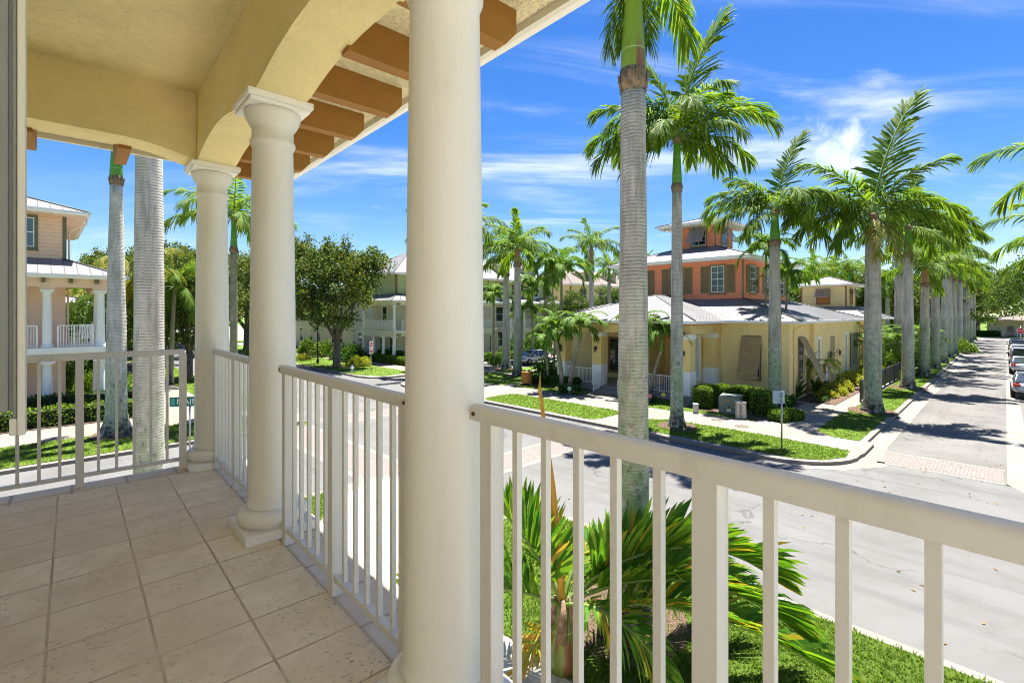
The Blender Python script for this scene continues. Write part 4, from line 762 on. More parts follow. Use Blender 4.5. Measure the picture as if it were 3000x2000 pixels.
# ------------------------------------------------------------------ palms
def frond_geo(mb, L, e0, curv, n, ll, wd, seed, plum=40, droop=.5, az=0, org=(0, 0, 0), base=.1, rr=.03, lift=0, pw=1.3, yellow=0, ang0=62, ang1=22, tw=0):
    r = random.Random(seed); p = Vector((0, 0, 0)); st = 26; path = [p.copy()]; tang = []
    for i in range(st):
        t = i / st; e = R(e0 - curv * t ** pw); T = Vector((math.cos(e), math.sin(R(tw)) * t * .5, math.sin(e))).normalized(); tang.append(T); p = p + T * (L / st); path.append(p.copy())
    tang.append(tang[-1]); M = Matrix.Translation(org) @ Matrix.Rotation(R(az), 4, 'Z')
    path = [M @ q for q in path]; tang = [(M.to_3x3() @ q) for q in tang]
    mb.tube(path, [rr * (1 - .88 * i / st) + .003 for i in range(st + 1)], 5, 1, True)
    for i in range(n):
        t = base + (1 - base) * (i + .5) / n; f = t * st; k = min(int(f), st - 1); q = path[k].lerp(path[k + 1], f - k); T = tang[k].lerp(tang[k + 1], f - k).normalized()
        S0 = Vector((-T.y, T.x, 0)); S0 = S0.normalized() if S0.length > 1e-3 else Vector((0, 1, 0)); Nn = S0.cross(T); Nn = -Nn if Nn.z < 0 else Nn
        prof = (.55 + .45 * math.sin(math.pi * min(1, (t - base) / (1 - base) * 1.25 + .12))) if t < .75 else (1 - ((t - .75) / .25) ** 1.6 * .62)
        for s in (-1, 1):
            a = R(ang0 + (ang1 - ang0) * ((t - base) / (1 - base)) + r.uniform(-7, 7)); wv = R(lift + r.uniform(-plum, plum))
            D = (T * math.cos(a) + (S0 * s * math.cos(wv) + Nn * math.sin(wv)) * math.sin(a)).normalized(); l = ll * prof * r.uniform(.86, 1.1)
            W = (T - D * T.dot(D)); W = W.normalized() if W.length > 1e-3 else Nn
            w_ = wd * r.uniform(.8, 1.1) * .5; dr = Vector((0, 0, -droop * l)) * r.uniform(.6, 1.3)
            p1 = q + D * l * .42 + dr * .16; p2 = q + D * l * .78 + dr * .5; p3 = q + D * l * .97 + dr; o = len(mb.v)
            for v in (q - W * w_ * .45, q + W * w_ * .45, p1 - W * w_, p1 + W * w_, p2 - W * w_ * .72, p2 + W * w_ * .72, p3): mb.v.append(tuple(v))
            mi = 2 if r.random() < yellow else 0
            for fc in ((0, 1, 3, 2), (2, 3, 5, 4), (4, 5, 6)): mb.f.append([o + x for x in fc]); mb.mi.append(mi); mb.sm.append(False)
def royal_frond(seed, e0, curv, L=4.0, droop=.5): m = MB(); frond_geo(m, L, e0, curv, 84, .95, .074, seed, 44, droop, base=.13, rr=.045); return m.mesh('frond', [FROND, RACH])
FR = [royal_frond(1, 80, 30, 3.5, .25), royal_frond(2, 66, 70, 4.0, .4), royal_frond(3, 52, 92, 4.2, .5), royal_frond(4, 36, 88, 4.2, .6), royal_frond(5, 16, 72, 4.0, .7), royal_frond(6, -10, 52, 3.7, .75)]
_m = MB(); frond_geo(_m, 3.4, -35, 40, 55, .75, .045, 7, 35, .8, base=.13, rr=.04); FRO = _m.mesh('old_frond', [FRONDY, RACHD])
_m = MB(); frond_geo(_m, 2.9, -22, 75, 62, .9, .055, 8, 40, .9, base=.13, rr=.04, pw=.55); FRH = _m.mesh('hanging_frond', [FROND, RACH])
def frond_set(seed, n=13):
    r = random.Random(seed); out = []; k0 = r.uniform(0, 360); ks = [0, 1, 1, 2, 2, 2, 3, 3, 3, 4, 4, 4, 5, 5, 5]
    for i in range(n): out.append((ks[i], k0 + i * 137.5 + r.uniform(-14, 14), r.uniform(.88, 1.08)))
    return out
CROWNS = []
for s in range(5):
    m = MB()
    for k, az, q in frond_set(50 + s):
        e0, cv, L_, dr = ((80, 30, 3.4, .25), (66, 70, 4.0, .4), (52, 92, 4.2, .5), (36, 88, 4.1, .6), (16, 72, 3.9, .7), (-10, 52, 3.6, .75))[k]
        frond_geo(m, L_ * q, e0, cv, 58, .95, .082, s * 31 + int(az), 42, dr, az, base=.13, rr=.045)
    CROWNS.append(m.mesh('crown', [FROND, RACH]))
def trunk_mesh(h, r0, r1, flare=1.4, lean=(0, 0), n=20, mt=TRUNK, seed=0):
    q = random.Random(seed); m = MB(); pts = []; rad = []
    zs = [0, .12, .3, .6, 1.0] + [1.0 + (h - 1.0) * (i + 1) / 14 for i in range(14)]
    for z in zs:
        t = z / h; f = 1 + (flare - 1) * max(0, 1 - z / .95) ** 1.8; rr = (r0 + (r1 - r0) * t + .05 * r0 * math.sin(math.pi * t * 1.3)) * f * q.uniform(.985, 1.015)
        pts.append((lean[0] * t ** 1.5, lean[1] * t ** 1.5, z - .06 if z == 0 else z)); rad.append(rr)
    m.tube(pts, rad, n, 0); return m.mesh('trunk', mt), Vector((lean[0], lean[1], h))
def royal(px, d, h, r, hs, label, seed, shaft=SHAFTG, tm=TRUNK, fronds=None, lean=(0, 0), group='royal palms', pos=None, r1=None, cs=1.0, fs=None, flare=1.45):
    loc = pos if pos is not None else PX(px, d, .15); ro = thing('royal_palm', label, 'palm tree', loc, rnd.uniform(0, 6.28), group)
    ro.rotation_euler = (0, 0, 0)
    me, top = trunk_mesh(h, r, r1 or r * .82, flare, lean, mt=tm, seed=seed); inst(me, 'trunk', ro)
    q = r1 or r * .82; m = MB(); m.tube([(0, 0, -.1), (0, 0, .06), (0, 0, .25)], [q * 1.08, q * 1.16, q * 1.05], 14)
    for k in range(9): a = 2.4 * k; m.add([(q * 1.02 * math.cos(a - .22), q * 1.02 * math.sin(a - .22), -.16), (q * 1.02 * math.cos(a + .22), q * 1.02 * math.sin(a + .22), -.16), (q * 1.32 * math.cos(a + .1), q * 1.32 * math.sin(a + .1), .1 + .05 * (k % 3)), (q * 1.28 * math.cos(a - .15), q * 1.28 * math.sin(a - .15), .16)], [(0, 1, 2, 3)])
    m.build('husk_collar', HUSK, ro, top)
    m = MB(); m.tube([(0, 0, .1), (0, 0, hs * .08), (0, 0, hs * .25), (0, 0, hs * .6), (0, 0, hs * .9), (0, 0, hs)], [q * 1.0, q * 1.04, q * .98, q * .78, q * .62, q * .5], 18)
    m.build('crownshaft', shaft, ro, top)
    m = MB(); m.tube([(0, 0, hs * .86), (0, 0, hs * .97), (0, 0, hs + .1)], [q * .72, q * .82, q * .6], 10); m.build('frond_base', HUSK, ro, top)
    c = top + Vector((0, 0, hs - .05))
    if fronds:
        for k, az, s in fronds: inst(FRO if k == 6 else FRH if k == 7 else FR[k], 'frond', ro, c, (0, 0, R(az)), s * cs)
    elif fronds is None: inst(CROWNS[seed % 5], 'crown', ro, c, seed * 1.3, cs)
    return ro
G1 = 'royal palms of the street corners'; G2 = 'royal palms lining the lane'
# around us
royal(1855, 8.46, 9.25, .265, 1.9, 'nearest royal palm, its big grey trunk rising out of the picture top', 1, SHAFTM, fronds=[(7, 35, .5), (7, 80, .48), (7, 150, .54), (7, 110, .5), (3, 50, .9), (2, 140, .9), (2, -120, .9), (1, 0, .9), (3, -60, .9), (3, 190, .9)], group=G1, flare=1.55, cs=.8)
royal(1983, 22.65, 11.1, .285, 2.45, 'tall royal palm on the corner lawn with long green crownshaft, patchy lichen on its base', 2, SHAFTG, fronds=[(0, 8, 1.85), (0, 150, 1.2), (1, 60, 1.3), (1, 25, 1.15), (3, 60, 1.05), (3, 120, 1.05), (4, 10, 1.05), (4, 165, 1.05), (3, 200, 1.0), (4, -60, .95), (4, -120, .95), (2, 0, 1.2), (3, -25, 1.1), (4, 35, .95), (2, 180, 1.1), (3, 160, 1.1), (4, 205, 1.1), (3, -100, 1.0), (2, -75, 1.0), (1, 120, 1.0), (5, 185, .85), (5, -10, .8), (1, 190, .85), (2, 90, 1.0)], group=G1, r1=.22, flare=1.5)
royal(2270, 28.05, 9.3, .36, 1.95, 'royal palm beside the grey transformer box with short green crownshaft', 3, SHAFTG, fronds=[(0, 10, 1.45), (2, 5, 1.0), (3, 40, 1), (3, 140, 1), (4, 20, 1), (3, -60, .95), (1, 120, 1), (3, -15, 1.0), (3, 175, 1.05), (2, 160, 1.0), (4, 190, 1.0), (4, -40, .95), (3, -100, 1.0), (2, 80, 1.0), (5, -15, .9), (5, -150, .9), (1, 170, .9)], group=G1, r1=.27)
royal(2557, 26.2, 9.7, .40, .9, 'first royal palm of the lane row, thick mossy trunk and brown crownshaft', 4, SHAFTB, fronds=[(0, 8, 2.1), (1, 175, 1.25), (1, 60, 1.2), (1, -40, 1.1), (3, 150, 1.1), (4, 170, 1.05), (2, 165, 1.1), (3, 190, 1.1), (2, 10, 1.1), (3, -12, 1.1), (4, -30, 1.0), (6, -95, .95), (6, -70, .95), (5, 200, .95), (4, 110, 1), (2, 70, 1), (6, -120, .9)], group=G2, r1=.34)
royal(2660, 34.5, 9.4, .36, 2.1, 'second royal palm of the lane row, pale trunk with bright green crownshaft', 5, SHAFTG, TRUNKW, fronds=[(0, 30, 1.2), (1, 100, 1.1), (3, 60, 1.1), (3, 140, 1.1), (4, 0, 1.1), (4, 190, 1.05), (2, 0, 1.15), (3, -10, 1.15), (3, 12, 1.1), (2, 175, 1.0), (3, 195, 1.0), (4, -35, 1.1), (4, 160, 1), (5, -80, .9), (1, 60, 1), (5, 20, .9)], group=G2, r1=.27)
row = [(2707, 41.4, 7.7, 1.6, SHAFTB, 'third royal palm of the lane row with a short orange brown crownshaft'), (2739, 47.3, 10.1, 1.7, SHAFTG, 'fourth royal palm of the lane row, olive stained trunk'),
       (2763.6, 52.4, 11.5, 1.7, SHAFTB, 'fifth royal palm of the lane row, leaning whitish trunk'), (2781, 58.9, 9.9, 1.7, SHAFTG, 'sixth royal palm of the lane row, behind the leaning white one'),
       (2795, 63.5, 9.6, 1.6, SHAFTB, 'seventh royal palm of the lane row beside the kerb shrub'), (2811, 73, 10.2, 1.7, SHAFTG, 'eighth royal palm of the lane row'), (2823, 79, 9.5, 1.6, SHAFTB, 'ninth royal palm of the lane row'),
       (2833, 85.5, 10, 1.6, SHAFTG, 'tenth royal palm of the lane row'), (2843, 93, 10.4, 1.7, SHAFTG, 'eleventh royal palm of the lane row, second from its far end'), (2852, 100, 9.6, 1.6, SHAFTB, 'last royal palm at the far end of the lane row')]
for i, (px, d, h, hs, sm, lb) in enumerate(row): royal(px, d, h, .36 + .03 * (i % 2), hs, lb, i + 6, sm, TRUNKW if i in (2, 3, 5, 8) else TRUNK, group=G2, lean=(.55, .1) if i == 2 else (rnd.uniform(-.1, .25), 0), r1=.28)
royal(2633, 46, 11.2, .36, 1.7, 'white trunked royal palm inside the hedge behind the lane row', 21, SHAFTG, TRUNKW, group=G2, r1=.3)
royal(2490, 75, 10.3, .33, 1.7, 'royal palm rising behind the clubhouse roof beside the cupola', 22, SHAFTG, group='palms behind the clubhouse')
# palms on the right of the lane, crowns leaning into the picture
for px, d, h, lb in ((3235, 20.5, 9.8, 'royal palm right of the lane whose frond tips enter the picture edge'), (3135, 31, 8.6, 'royal palm right of the lane with low fronds over the parked cars'), (3120, 44, 8.6, 'smaller royal palm right of the lane beyond the parked cars')):
    royal(px, d, h, .3, 1.8, lb, px % 7, group='palms right of the lane', cs=1.1)
# left side
royal(340.8, 21.1, 11.0, .40, 2.2, 'royal palm on the left lawn with black mossy base and reddish streak', 31, SHAFTG, TRUNKW, group=G1, fronds=[(0, 0, 1), (1, 40, 1), (1, 170, 1), (2, 100, 1), (2, 220, 1), (2, 300, 1), (1, 260, 1)], r1=.235, flare=1.75)
royal(437, 10.4, 12.6, .27, 2.0, 'big pale royal palm trunk right behind the end railing', 32, SHAFTG, TRUNKW, group=G1, r1=.225, fronds=[(2, 30, .9), (3, 150, .9), (2, 250, .9), (4, 90, .9), (4, 200, .9), (1, 300, .9), (4, -20, .9)], flare=1.3)
royal(685, 25, 8.5, .16, 1.7, 'slender palm seen between the two far columns with green crownshaft', 33, SHAFTG, THIN, group=G1, r1=.165, cs=.82)
royal(1483, 46.7, 9.0, .40, 1.85, 'left one of two royal palms by the white car, green crownshaft', 34, SHAFTG, TRUNKW, group='royal palms by the cross street', r1=.28)
royal(1516, 41.4, 9.4, .36, 1.45, 'right one of two royal palms by the white car, orange brown crownshaft', 35, SHAFTB, TRUNK, group='royal palms by the cross street', r1=.27)
royal(1330, 44, 11.2, .34, 1.9, 'royal palm hidden behind the nearest column, frond tips showing left and right of it', 36, SHAFTG, group='royal palms by the cross street', cs=1.25)
royal(1733, 56, 11.0, .32, 2.0, 'royal palm behind the porch roof with orange crownshaft', 37, SHAFTB, TRUNKW, group='palms behind the clubhouse')
royal(1785, 62, 9.5, .28, 1.6, 'royal palm half hidden behind the nearest palm trunk', 38, SHAFTG, group='palms behind the clubhouse', cs=.9)
royal(1890, 82, 11.5, .28, 1.8, 'palm crown showing above the orange storey eave, left one', 39, SHAFTG, group='palms behind the clubhouse', cs=.9); royal(1945, 84, 11.2, .28, 1.8, 'palm crown showing above the orange storey eave, right one', 40, SHAFTG, group='palms behind the clubhouse', cs=.7)
for i, (px, d, h, lb) in enumerate(((2440, 80, 11, 'palm top far behind the cupola, left of it'), (2385, 66, 9.2, 'palm top behind the metal roof beside the tower'), (2550, 88, 10.6, 'palm top far behind the cupola, right of it'), (2600, 70, 8.2, 'palm behind the hedge garden with low crown'))): royal(px, d, h, .28, 1.6, lb, 41 + i, group='palms behind the clubhouse')
# small palms (Christmas palms, coconut, pygmy date)
def small_crown(seed, n, L_, e0s, curv, nl, ll, wd, mats, plum=12, droop=.55, lift=18, rr=.03):
    m = MB(); r = random.Random(seed)
    for i in range(n): frond_geo(m, L_ * r.uniform(.85, 1.1), r.choice(e0s) + r.uniform(-8, 8), curv * r.uniform(.85, 1.15), nl, ll, wd, seed * 77 + i, plum, droop, i * 137.5 + r.uniform(-12, 12), base=.14, rr=rr, lift=lift)
    return m.mesh('crown', mats)
ADC = [small_crown(s, 14, 2.1, (80, 66, 52, 34, 15), 112, 48, .60, .062, [ADON, RACH]) for s in (1, 2, 3)]
COC = [small_crown(s, 18, 3.4, (75, 55, 35, 10, -15), 95, 52, .75, .055, [FRONDY if s == 12 else FROND, RACH], 14, .8, -12, .04) for s in (11, 12)]
PYG = [small_crown(s, 22, 1.35, (70, 45, 20, -5), 80, 34, .3, .022, [CROTON if s == 22 else ADON, RACH], 20, .3, 10, .014) for s in (21, 22)]
def small_palm(name, px, d, h, r, lean, crown, label, group, shaft=0, seed=0, tm=THIN, cs=1, z=.16):
    ro = thing(name, label, 'palm tree', PX(px, d, z), 0, group); me, top = trunk_mesh(h, r, r * .7, 1.5, lean, 10, tm, seed); inst(me, 'trunk', ro)
    if shaft: m = MB(); m.tube([(-lean[0] * .05, 0, -.04), (0, 0, shaft * .3), (0, 0, shaft)], [r * .8, r * .85, r * .45], 10); m.build('crownshaft', SHAFTG, ro, top)
    inst(crown, 'crown', ro, top + Vector((0, 0, max(shaft - .05, 0))), seed * 1.7, cs); return ro
A = 'small palms planted round the clubhouse porch'
small_palm('christmas_palm', 1648, 33.4, 3.5, .16, (-.45, 0), ADC[0], 'small palm left of the porch steps, left stem of the leaning pair', A, .8, 1); small_palm('christmas_palm', 1668, 33.0, 3.6, .15, (.75, 0), ADC[1], 'small palm left of the porch steps, stem leaning right over the railing', A, .8, 2)
small_palm('christmas_palm', 1877, 30.6, 3.8, .13, (0, 0), ADC[2], 'small palm touching the right edge of the nearest palm trunk by the porch', A, .9, 3, cs=.95); small_palm('christmas_palm', 1903, 30.2, 3.0, .13, (.75, 0), ADC[0], 'small palm leaning right in front of the white porch door', A, .9, 4, cs=.95)
small_palm('christmas_palm', 1606, 36.5, 2.7, .10, (-.2, 0), ADC[1], 'small palm with pale slim stem in the dark leaved bed', A, .6, 5, cs=.8); small_palm('christmas_palm', 1622, 37.5, 3.4, .10, (.1, 0), ADC[2], 'small palm just behind the dark leaved bed left of the porch', A, .6, 6, cs=.8)
small_palm('christmas_palm', 2244, 32.6, 8.6, .10, (0, 0), ADC[1], 'very tall thin palm just left of the trunk by the transformer', A, 1.0, 7, cs=1.15); small_palm('christmas_palm', 2292, 33.2, 6.9, .10, (.35, 0), ADC[0], 'tall thin palm right of the trunk by the transformer', A, .9, 8, cs=1.1)
A2 = 'small palms in front of the green town houses'
for i, (px, d, h, cs, lb) in enumerate(((1446, 50, 6.2, 1.2, 'small palm beside the nearest column in front of the green porch'), (1560, 54, 7.0, 1.5, 'small palm standing before the green house windows'), (1645, 44, 8.4, 1.6, 'taller small palm left of the clubhouse, bright upright crown'), (1598, 46, 9.2, 1.2, 'thin palm with high crown before the green house'), (1530, 55, 4.6, 1.2, 'low palm behind the white car'))):
    small_palm('christmas_palm', px, d, h, .15, (0, 0), ADC[i % 3], lb, A2, .9, 9 + i, cs=cs)
for i, (px, d, h, cr, lb, cs) in enumerate(((395, 33, 8.0, 1, 'yellowing coconut palm crown behind the left lawn palm', 1.0), (330, 37, 6.6, 0, 'coconut palm beside the peach house eave', 1.0), (500, 36, 7.2, 0, 'coconut palm behind the big pale trunk', 1.0), (290, 44, 6.4, 1, 'coconut palm farther back beside the peach house', 1.0))):
    small_palm('coconut_palm', px, d, h, .17, (.3, 0), COC[cr], lb, 'coconut palms beside the peach house', 0, 20 + i, cs=cs)
for i, (px, d, h, k, lb) in enumerate(((2363, 31.6, 1.9, 0, 'pygmy date palm before the open street side shutter'), (2411, 34.5, 1.9, 1, 'yellow leaning pygmy date palm by the notice board'))): small_palm('pygmy_date_palm', px, d, h, .1, (.25, 0), PYG[k], lb, 'pygmy date palms', 0, 30 + i, HUSK, cs=1.0)
for i, (px, d, h, lb) in enumerate(((2560, 46, 3.2, 'feathery date palm over the hedge behind the fence'), (2690, 50, 3.0, 'feathery date palm between the lane palms'), (2625, 43, 2.7, 'bright date palm behind the fence'), (2540, 40, 2.9, 'drooping date palm at the clubhouse corner'))): small_palm('date_palm', px, d, h, .14, (.1, 0), PYG[0], lb, 'date palms of the hedge garden', 0, 40 + i, HUSK, cs=1.9)
# the young palm below the balcony
yp = thing('young_palm', 'young palm with broad green fronds and an orange spear leaf right below the railing', 'palm tree', PX(1648, 7.2, .15))
m = MB(); m.tube([(0, 0, -.05), (0, 0, .2), (.01, 0, .55), (0, 0, .95)], [.20, .19, .15, .09], 14); m.build('stem', shaftm('young_stem', (.16, .26, .05), (.20, .09, .04), .48), yp)
for k in range(5):
    a = k * 2.3; m = MB(); m.tube([(.1 * math.cos(a), .1 * math.sin(a), .45), (.13 * math.cos(a), .13 * math.sin(a), .8), (.10 * math.cos(a), .10 * math.sin(a), 1.05)], [.09, .075, .035], 8); m.build('sheath', RACH if k % 2 else HUSK, yp)
def yf(az, e0, cv, L_, ll=.74, n=44, lift=34, yel=.03, org=(0, 0, .92), mats=None, plum=8, droop=.12, wd=.072, seed=1, tw=0, pw=1.1, a0=66, a1=20):
    m = MB(); frond_geo(m, L_, e0, cv, n, ll, wd, seed, plum, droop, az, org, .16, .034, lift, pw, yel, a0, a1, tw); m.build('frond', mats or [YOUNG, RACH, YELF], yp)
yf(4, 44, 88, 3.7, 1.02, 92, 68, .05, seed=3, droop=.15, wd=.072); yf(14, 34, 80, 3.2, .95, 80, 62, .05, seed=23, droop=.2, wd=.066); yf(-5, 30, 74, 3.6, .95, 84, 58, .08, seed=24, droop=.3, wd=.066); yf(-13, 14, 50, 4.0, .92, 90, 55, .10, seed=4, droop=.42, wd=.066); yf(26, 46, 92, 2.9, .78, 60, 48, .04, seed=5, wd=.055)
yf(170, 66, 30, 2.1, 1.05, 56, 66, .03, seed=6, wd=.06); yf(186, 26, 45, 2.3, .9, 56, 60, .03, seed=7, wd=.06); yf(130, 60, 62, 2.2, .8, 46, 35, .05, seed=8, wd=.052)
yf(50, 66, 100, 1.9, .5, 40, 10, .7, seed=10, mats=[YELF, RACH, YOUNG], wd=.045); yf(205, -15, 55, 1.0, .45, 26, 10, .2, seed=11, mats=[YELF, RACH, YELF], org=(0, 0, .7), wd=.045); yf(-40, 28, 110, 2.2, .66, 50, 24, .15, seed=12, droop=.6, wd=.052)
m = MB(); m.tube([(0, 0, .8), (-.06, 0, 1.8), (-.15, 0, 2.7), (-.27, 0, 3.6), (-.34, 0, 4.15), (-.33, 0, 4.4)], [.05, .055, .045, .034, .022, .004], 8); m.build('spear_leaf', SPEAR, yp)
# ------------------------------------------------------------------ broad-leaved trees, hedges, shrubs
def rdir(r): 
    z = r.uniform(-1, 1); a = r.uniform(0, 6.283); q = math.sqrt(1 - z * z); return Vector((q * math.cos(a), q * math.sin(a), z))
def oak_crown(seed, rx, rz, nl=11, ncl=320, per=66, ls=.25, mt=OAKL, mt2=None):
    r = random.Random(seed); m = MB(); lobes = []
    for i in range(nl):
        a = i * 2.4 + r.uniform(-.4, .4); q = math.sqrt(r.random()) * .62; h = r.uniform(-.55, .62); lobes.append((Vector((math.cos(a) * q * rx, math.sin(a) * q * rx, h * rz)), r.uniform(.34, .52)))
    lobes.append((Vector((0, 0, rz * .5)), .5))
    for c in range(ncl):
        lc, lr = r.choice(lobes); d = rdir(r); 
        if d.z < -.55: d.z *= -1
        ce = lc + Vector((d.x * rx * lr, d.y * rx * lr, d.z * rz * lr * 1.0)) * (r.random() ** .35); cr = r.uniform(.45, .95) * rx / 5.5
        for k in range(per):
            g = Vector((r.gauss(0, .5), r.gauss(0, .5), r.gauss(0, .36))) * cr; dd = (rdir(r) + Vector((0, 0, .25)) + g.normalized() * .5).normalized(); m.leaf(ce + g, dd, rdir(r), ls * r.uniform(.7, 1.35), ls * r.uniform(.5, .8), 0)
    return m.mesh('crown', mt)
OAKC = [oak_crown(s, 5.4, 4.7) for s in (1, 2, 3)]; DARKC = [oak_crown(s, 5.0, 4.4, 9, 190, 60, .28, OAKD) for s in (11, 12)]
def limb_mesh(h, r, seed, spread=3.4, fork=2.6, mt=BARK):
    q = random.Random(seed); m = MB(); m.tube([(0, 0, -.1), (0, 0, .15), (.02, 0, .6), (.05, .02, fork)], [r * 1.45, r * 1.15, r, r * .9], 12)
    for k in range(5):
        a = k * 1.26 + q.uniform(-.3, .3); s = spread * q.uniform(.6, 1); e = Vector((math.cos(a) * s, math.sin(a) * s, h * q.uniform(.75, 1)))
        p = [Vector((.05, .02, fork - .15)), Vector((math.cos(a) * s * .35, math.sin(a) * s * .35, fork + (e.z - fork) * .38)), Vector((math.cos(a + .2) * s * .7, math.sin(a + .2) * s * .7, fork + (e.z - fork) * .72)), e]; m.tube(p, [r * .62, r * .42, r * .27, r * .1], 7)
    return m.mesh('trunk', mt)
def tree(name, pos, h0, sx, sz, cr, label, group, seed, r=.3, fork=2.4):
    ro = thing(name, label, 'tree', pos, 0, group); inst(limb_mesh(h0 + .4, r, seed, 2.6 * sx, fork), 'trunk', ro); inst(cr, 'crown', ro, (0, 0, h0), seed * 1.1, (sx, sx, sz)); return ro
O = 'street oaks'
tree('oak_tree', PX(986, 48.5, .15), 7.5, 1.02, 1.12, OAKC[0], 'broad oak by the fire hydrant with its trunk on the far lawn', O, 3, .36, 2.6)
tree('oak_tree', PX(724, 69.6, .15), 8.8, 1.35, 1.3, OAKC[1], 'oak seen in the gap between the two far columns', O, 5, .5, 3); tree('oak_tree', PX(553, 39.7, .15), 6.0, .78, .95, OAKC[2], 'oak beside the corner column near the left sidewalk', O, 6, .27, 2.2)
tree('oak_tree', PX(840, 60, .15), 9.3, 1.1, 1.2, OAKC[2], 'tall oak behind the second column beside the hydrant oak', O, 8, .4)
for i, (a, b, s, lb) in enumerate(((8.4, 62, 1.05, 'second oak down the left side of the far street'), (8.4, 78, 1.05, 'third oak down the left side of the far street'), (8.4, 96, 1.1, 'fourth oak down the left side of the far street'), (21.5, 92, 1.2, 'oak on the right side far down the front street'), (21.5, 116, 1.2, 'most distant oak on the right side of the front street'), (8.4, 125, 1.3, 'most distant oak on the left side of the front street'), (14, 190, 2.0, 'oak mass closing the view at the end of the front street'))):
    tree('oak_tree', AB(a, b, .15), 7.0 * s, s, 1.15 * s, OAKC[i % 3], lb, O, 20 + i, .3)
D = 'dark leafy trees by the peach house'
for i, (px, d, h, s, lb) in enumerate(((330, 40, 4.2, .7, 'dark leafy tree just right of the peach house porch'), (395, 48, 5.4, .95, 'dark leafy tree between the two left palm trunks'), (480, 60, 7.6, 1.2, 'tall dark tree behind the big pale palm trunk'), (210, 52, 4.6, 1.0, 'dark leafy tree seen through the peach balcony'), (610, 90, 9.5, 1.7, 'large dark tree far behind the corner column'))): tree('leafy_tree', PX(px, d, .15), h, s, s, DARKC[i % 2], lb, D, 40 + i, .22, 1.6)
B = 'trees behind the clubhouse and lane'
for i, (px, d, h, s, lb) in enumerate(((2410, 92, 8.0, 1.35, 'leafy tree behind the cupola on its left'), (2560, 76, 6.2, 1.3, 'leafy tree behind the cupola on its right'), (2660, 80, 6.4, 1.25, 'leafy tree behind the hedge garden'), (2735, 96, 7.6, 1.5, 'leafy tree behind the middle of the lane row'), (2330, 104, 8.4, 1.5, 'leafy tree behind the clubhouse right corner'), (2858, 116, 7.4, 1.3, 'oak left of the grey house at the lane end'), (2950, 142, 11.5, 1.7, 'big oak standing over the grey house roof'), (3060, 136, 9.5, 1.6, 'oak right of the grey house'), (1660, 66, 5.0, .75, 'slim leafy tree before the yellow town houses'), (1770, 70, 6.0, .8, 'leafy tree beside the yellow town house window'))): tree('leafy_tree', PX(px, d, .15), h, s, s, (OAKC + DARKC)[i % 5], lb, B, 60 + i, .32, 2.2)
tree('leafy_tree', PX(3085, 48, .15), 8.0, 1.0, 1.05, oak_crown(31, 5.4, 4.6, 9, 150, 60, .24, OAKD), 'bright leafy tree at the right picture edge above the parked cars', B, 81, .3); tree('leafy_tree', PX(3075, 72, .15), 8.5, 1.1, 1.1, DARKC[0], 'leafy tree overhanging the far parked cars', B, 82, .3)
FARW = [(-150, 150), (-115, 165), (-80, 185), (-45, 200), (60, 150), (90, 165), (120, 175), (150, 180), (190, 190), (230, 190), (20, 170), (260, 150)]
m = MB()
_r = random.Random(5)
for x, y in FARW:
    for k in range(900):
        d = rdir(_r); p = Vector((x + d.x * 22 * _r.random() ** .3, y + d.y * 10, 5 + d.z * 6.5 * _r.random() ** .3 + 1.5 * math.sin(x + d.x * 9))); m.leaf(p, rdir(_r), rdir(_r), _r.uniform(.9, 1.8), 1.0)
o = m.build('treeline', OAKD); o['kind'] = 'stuff'
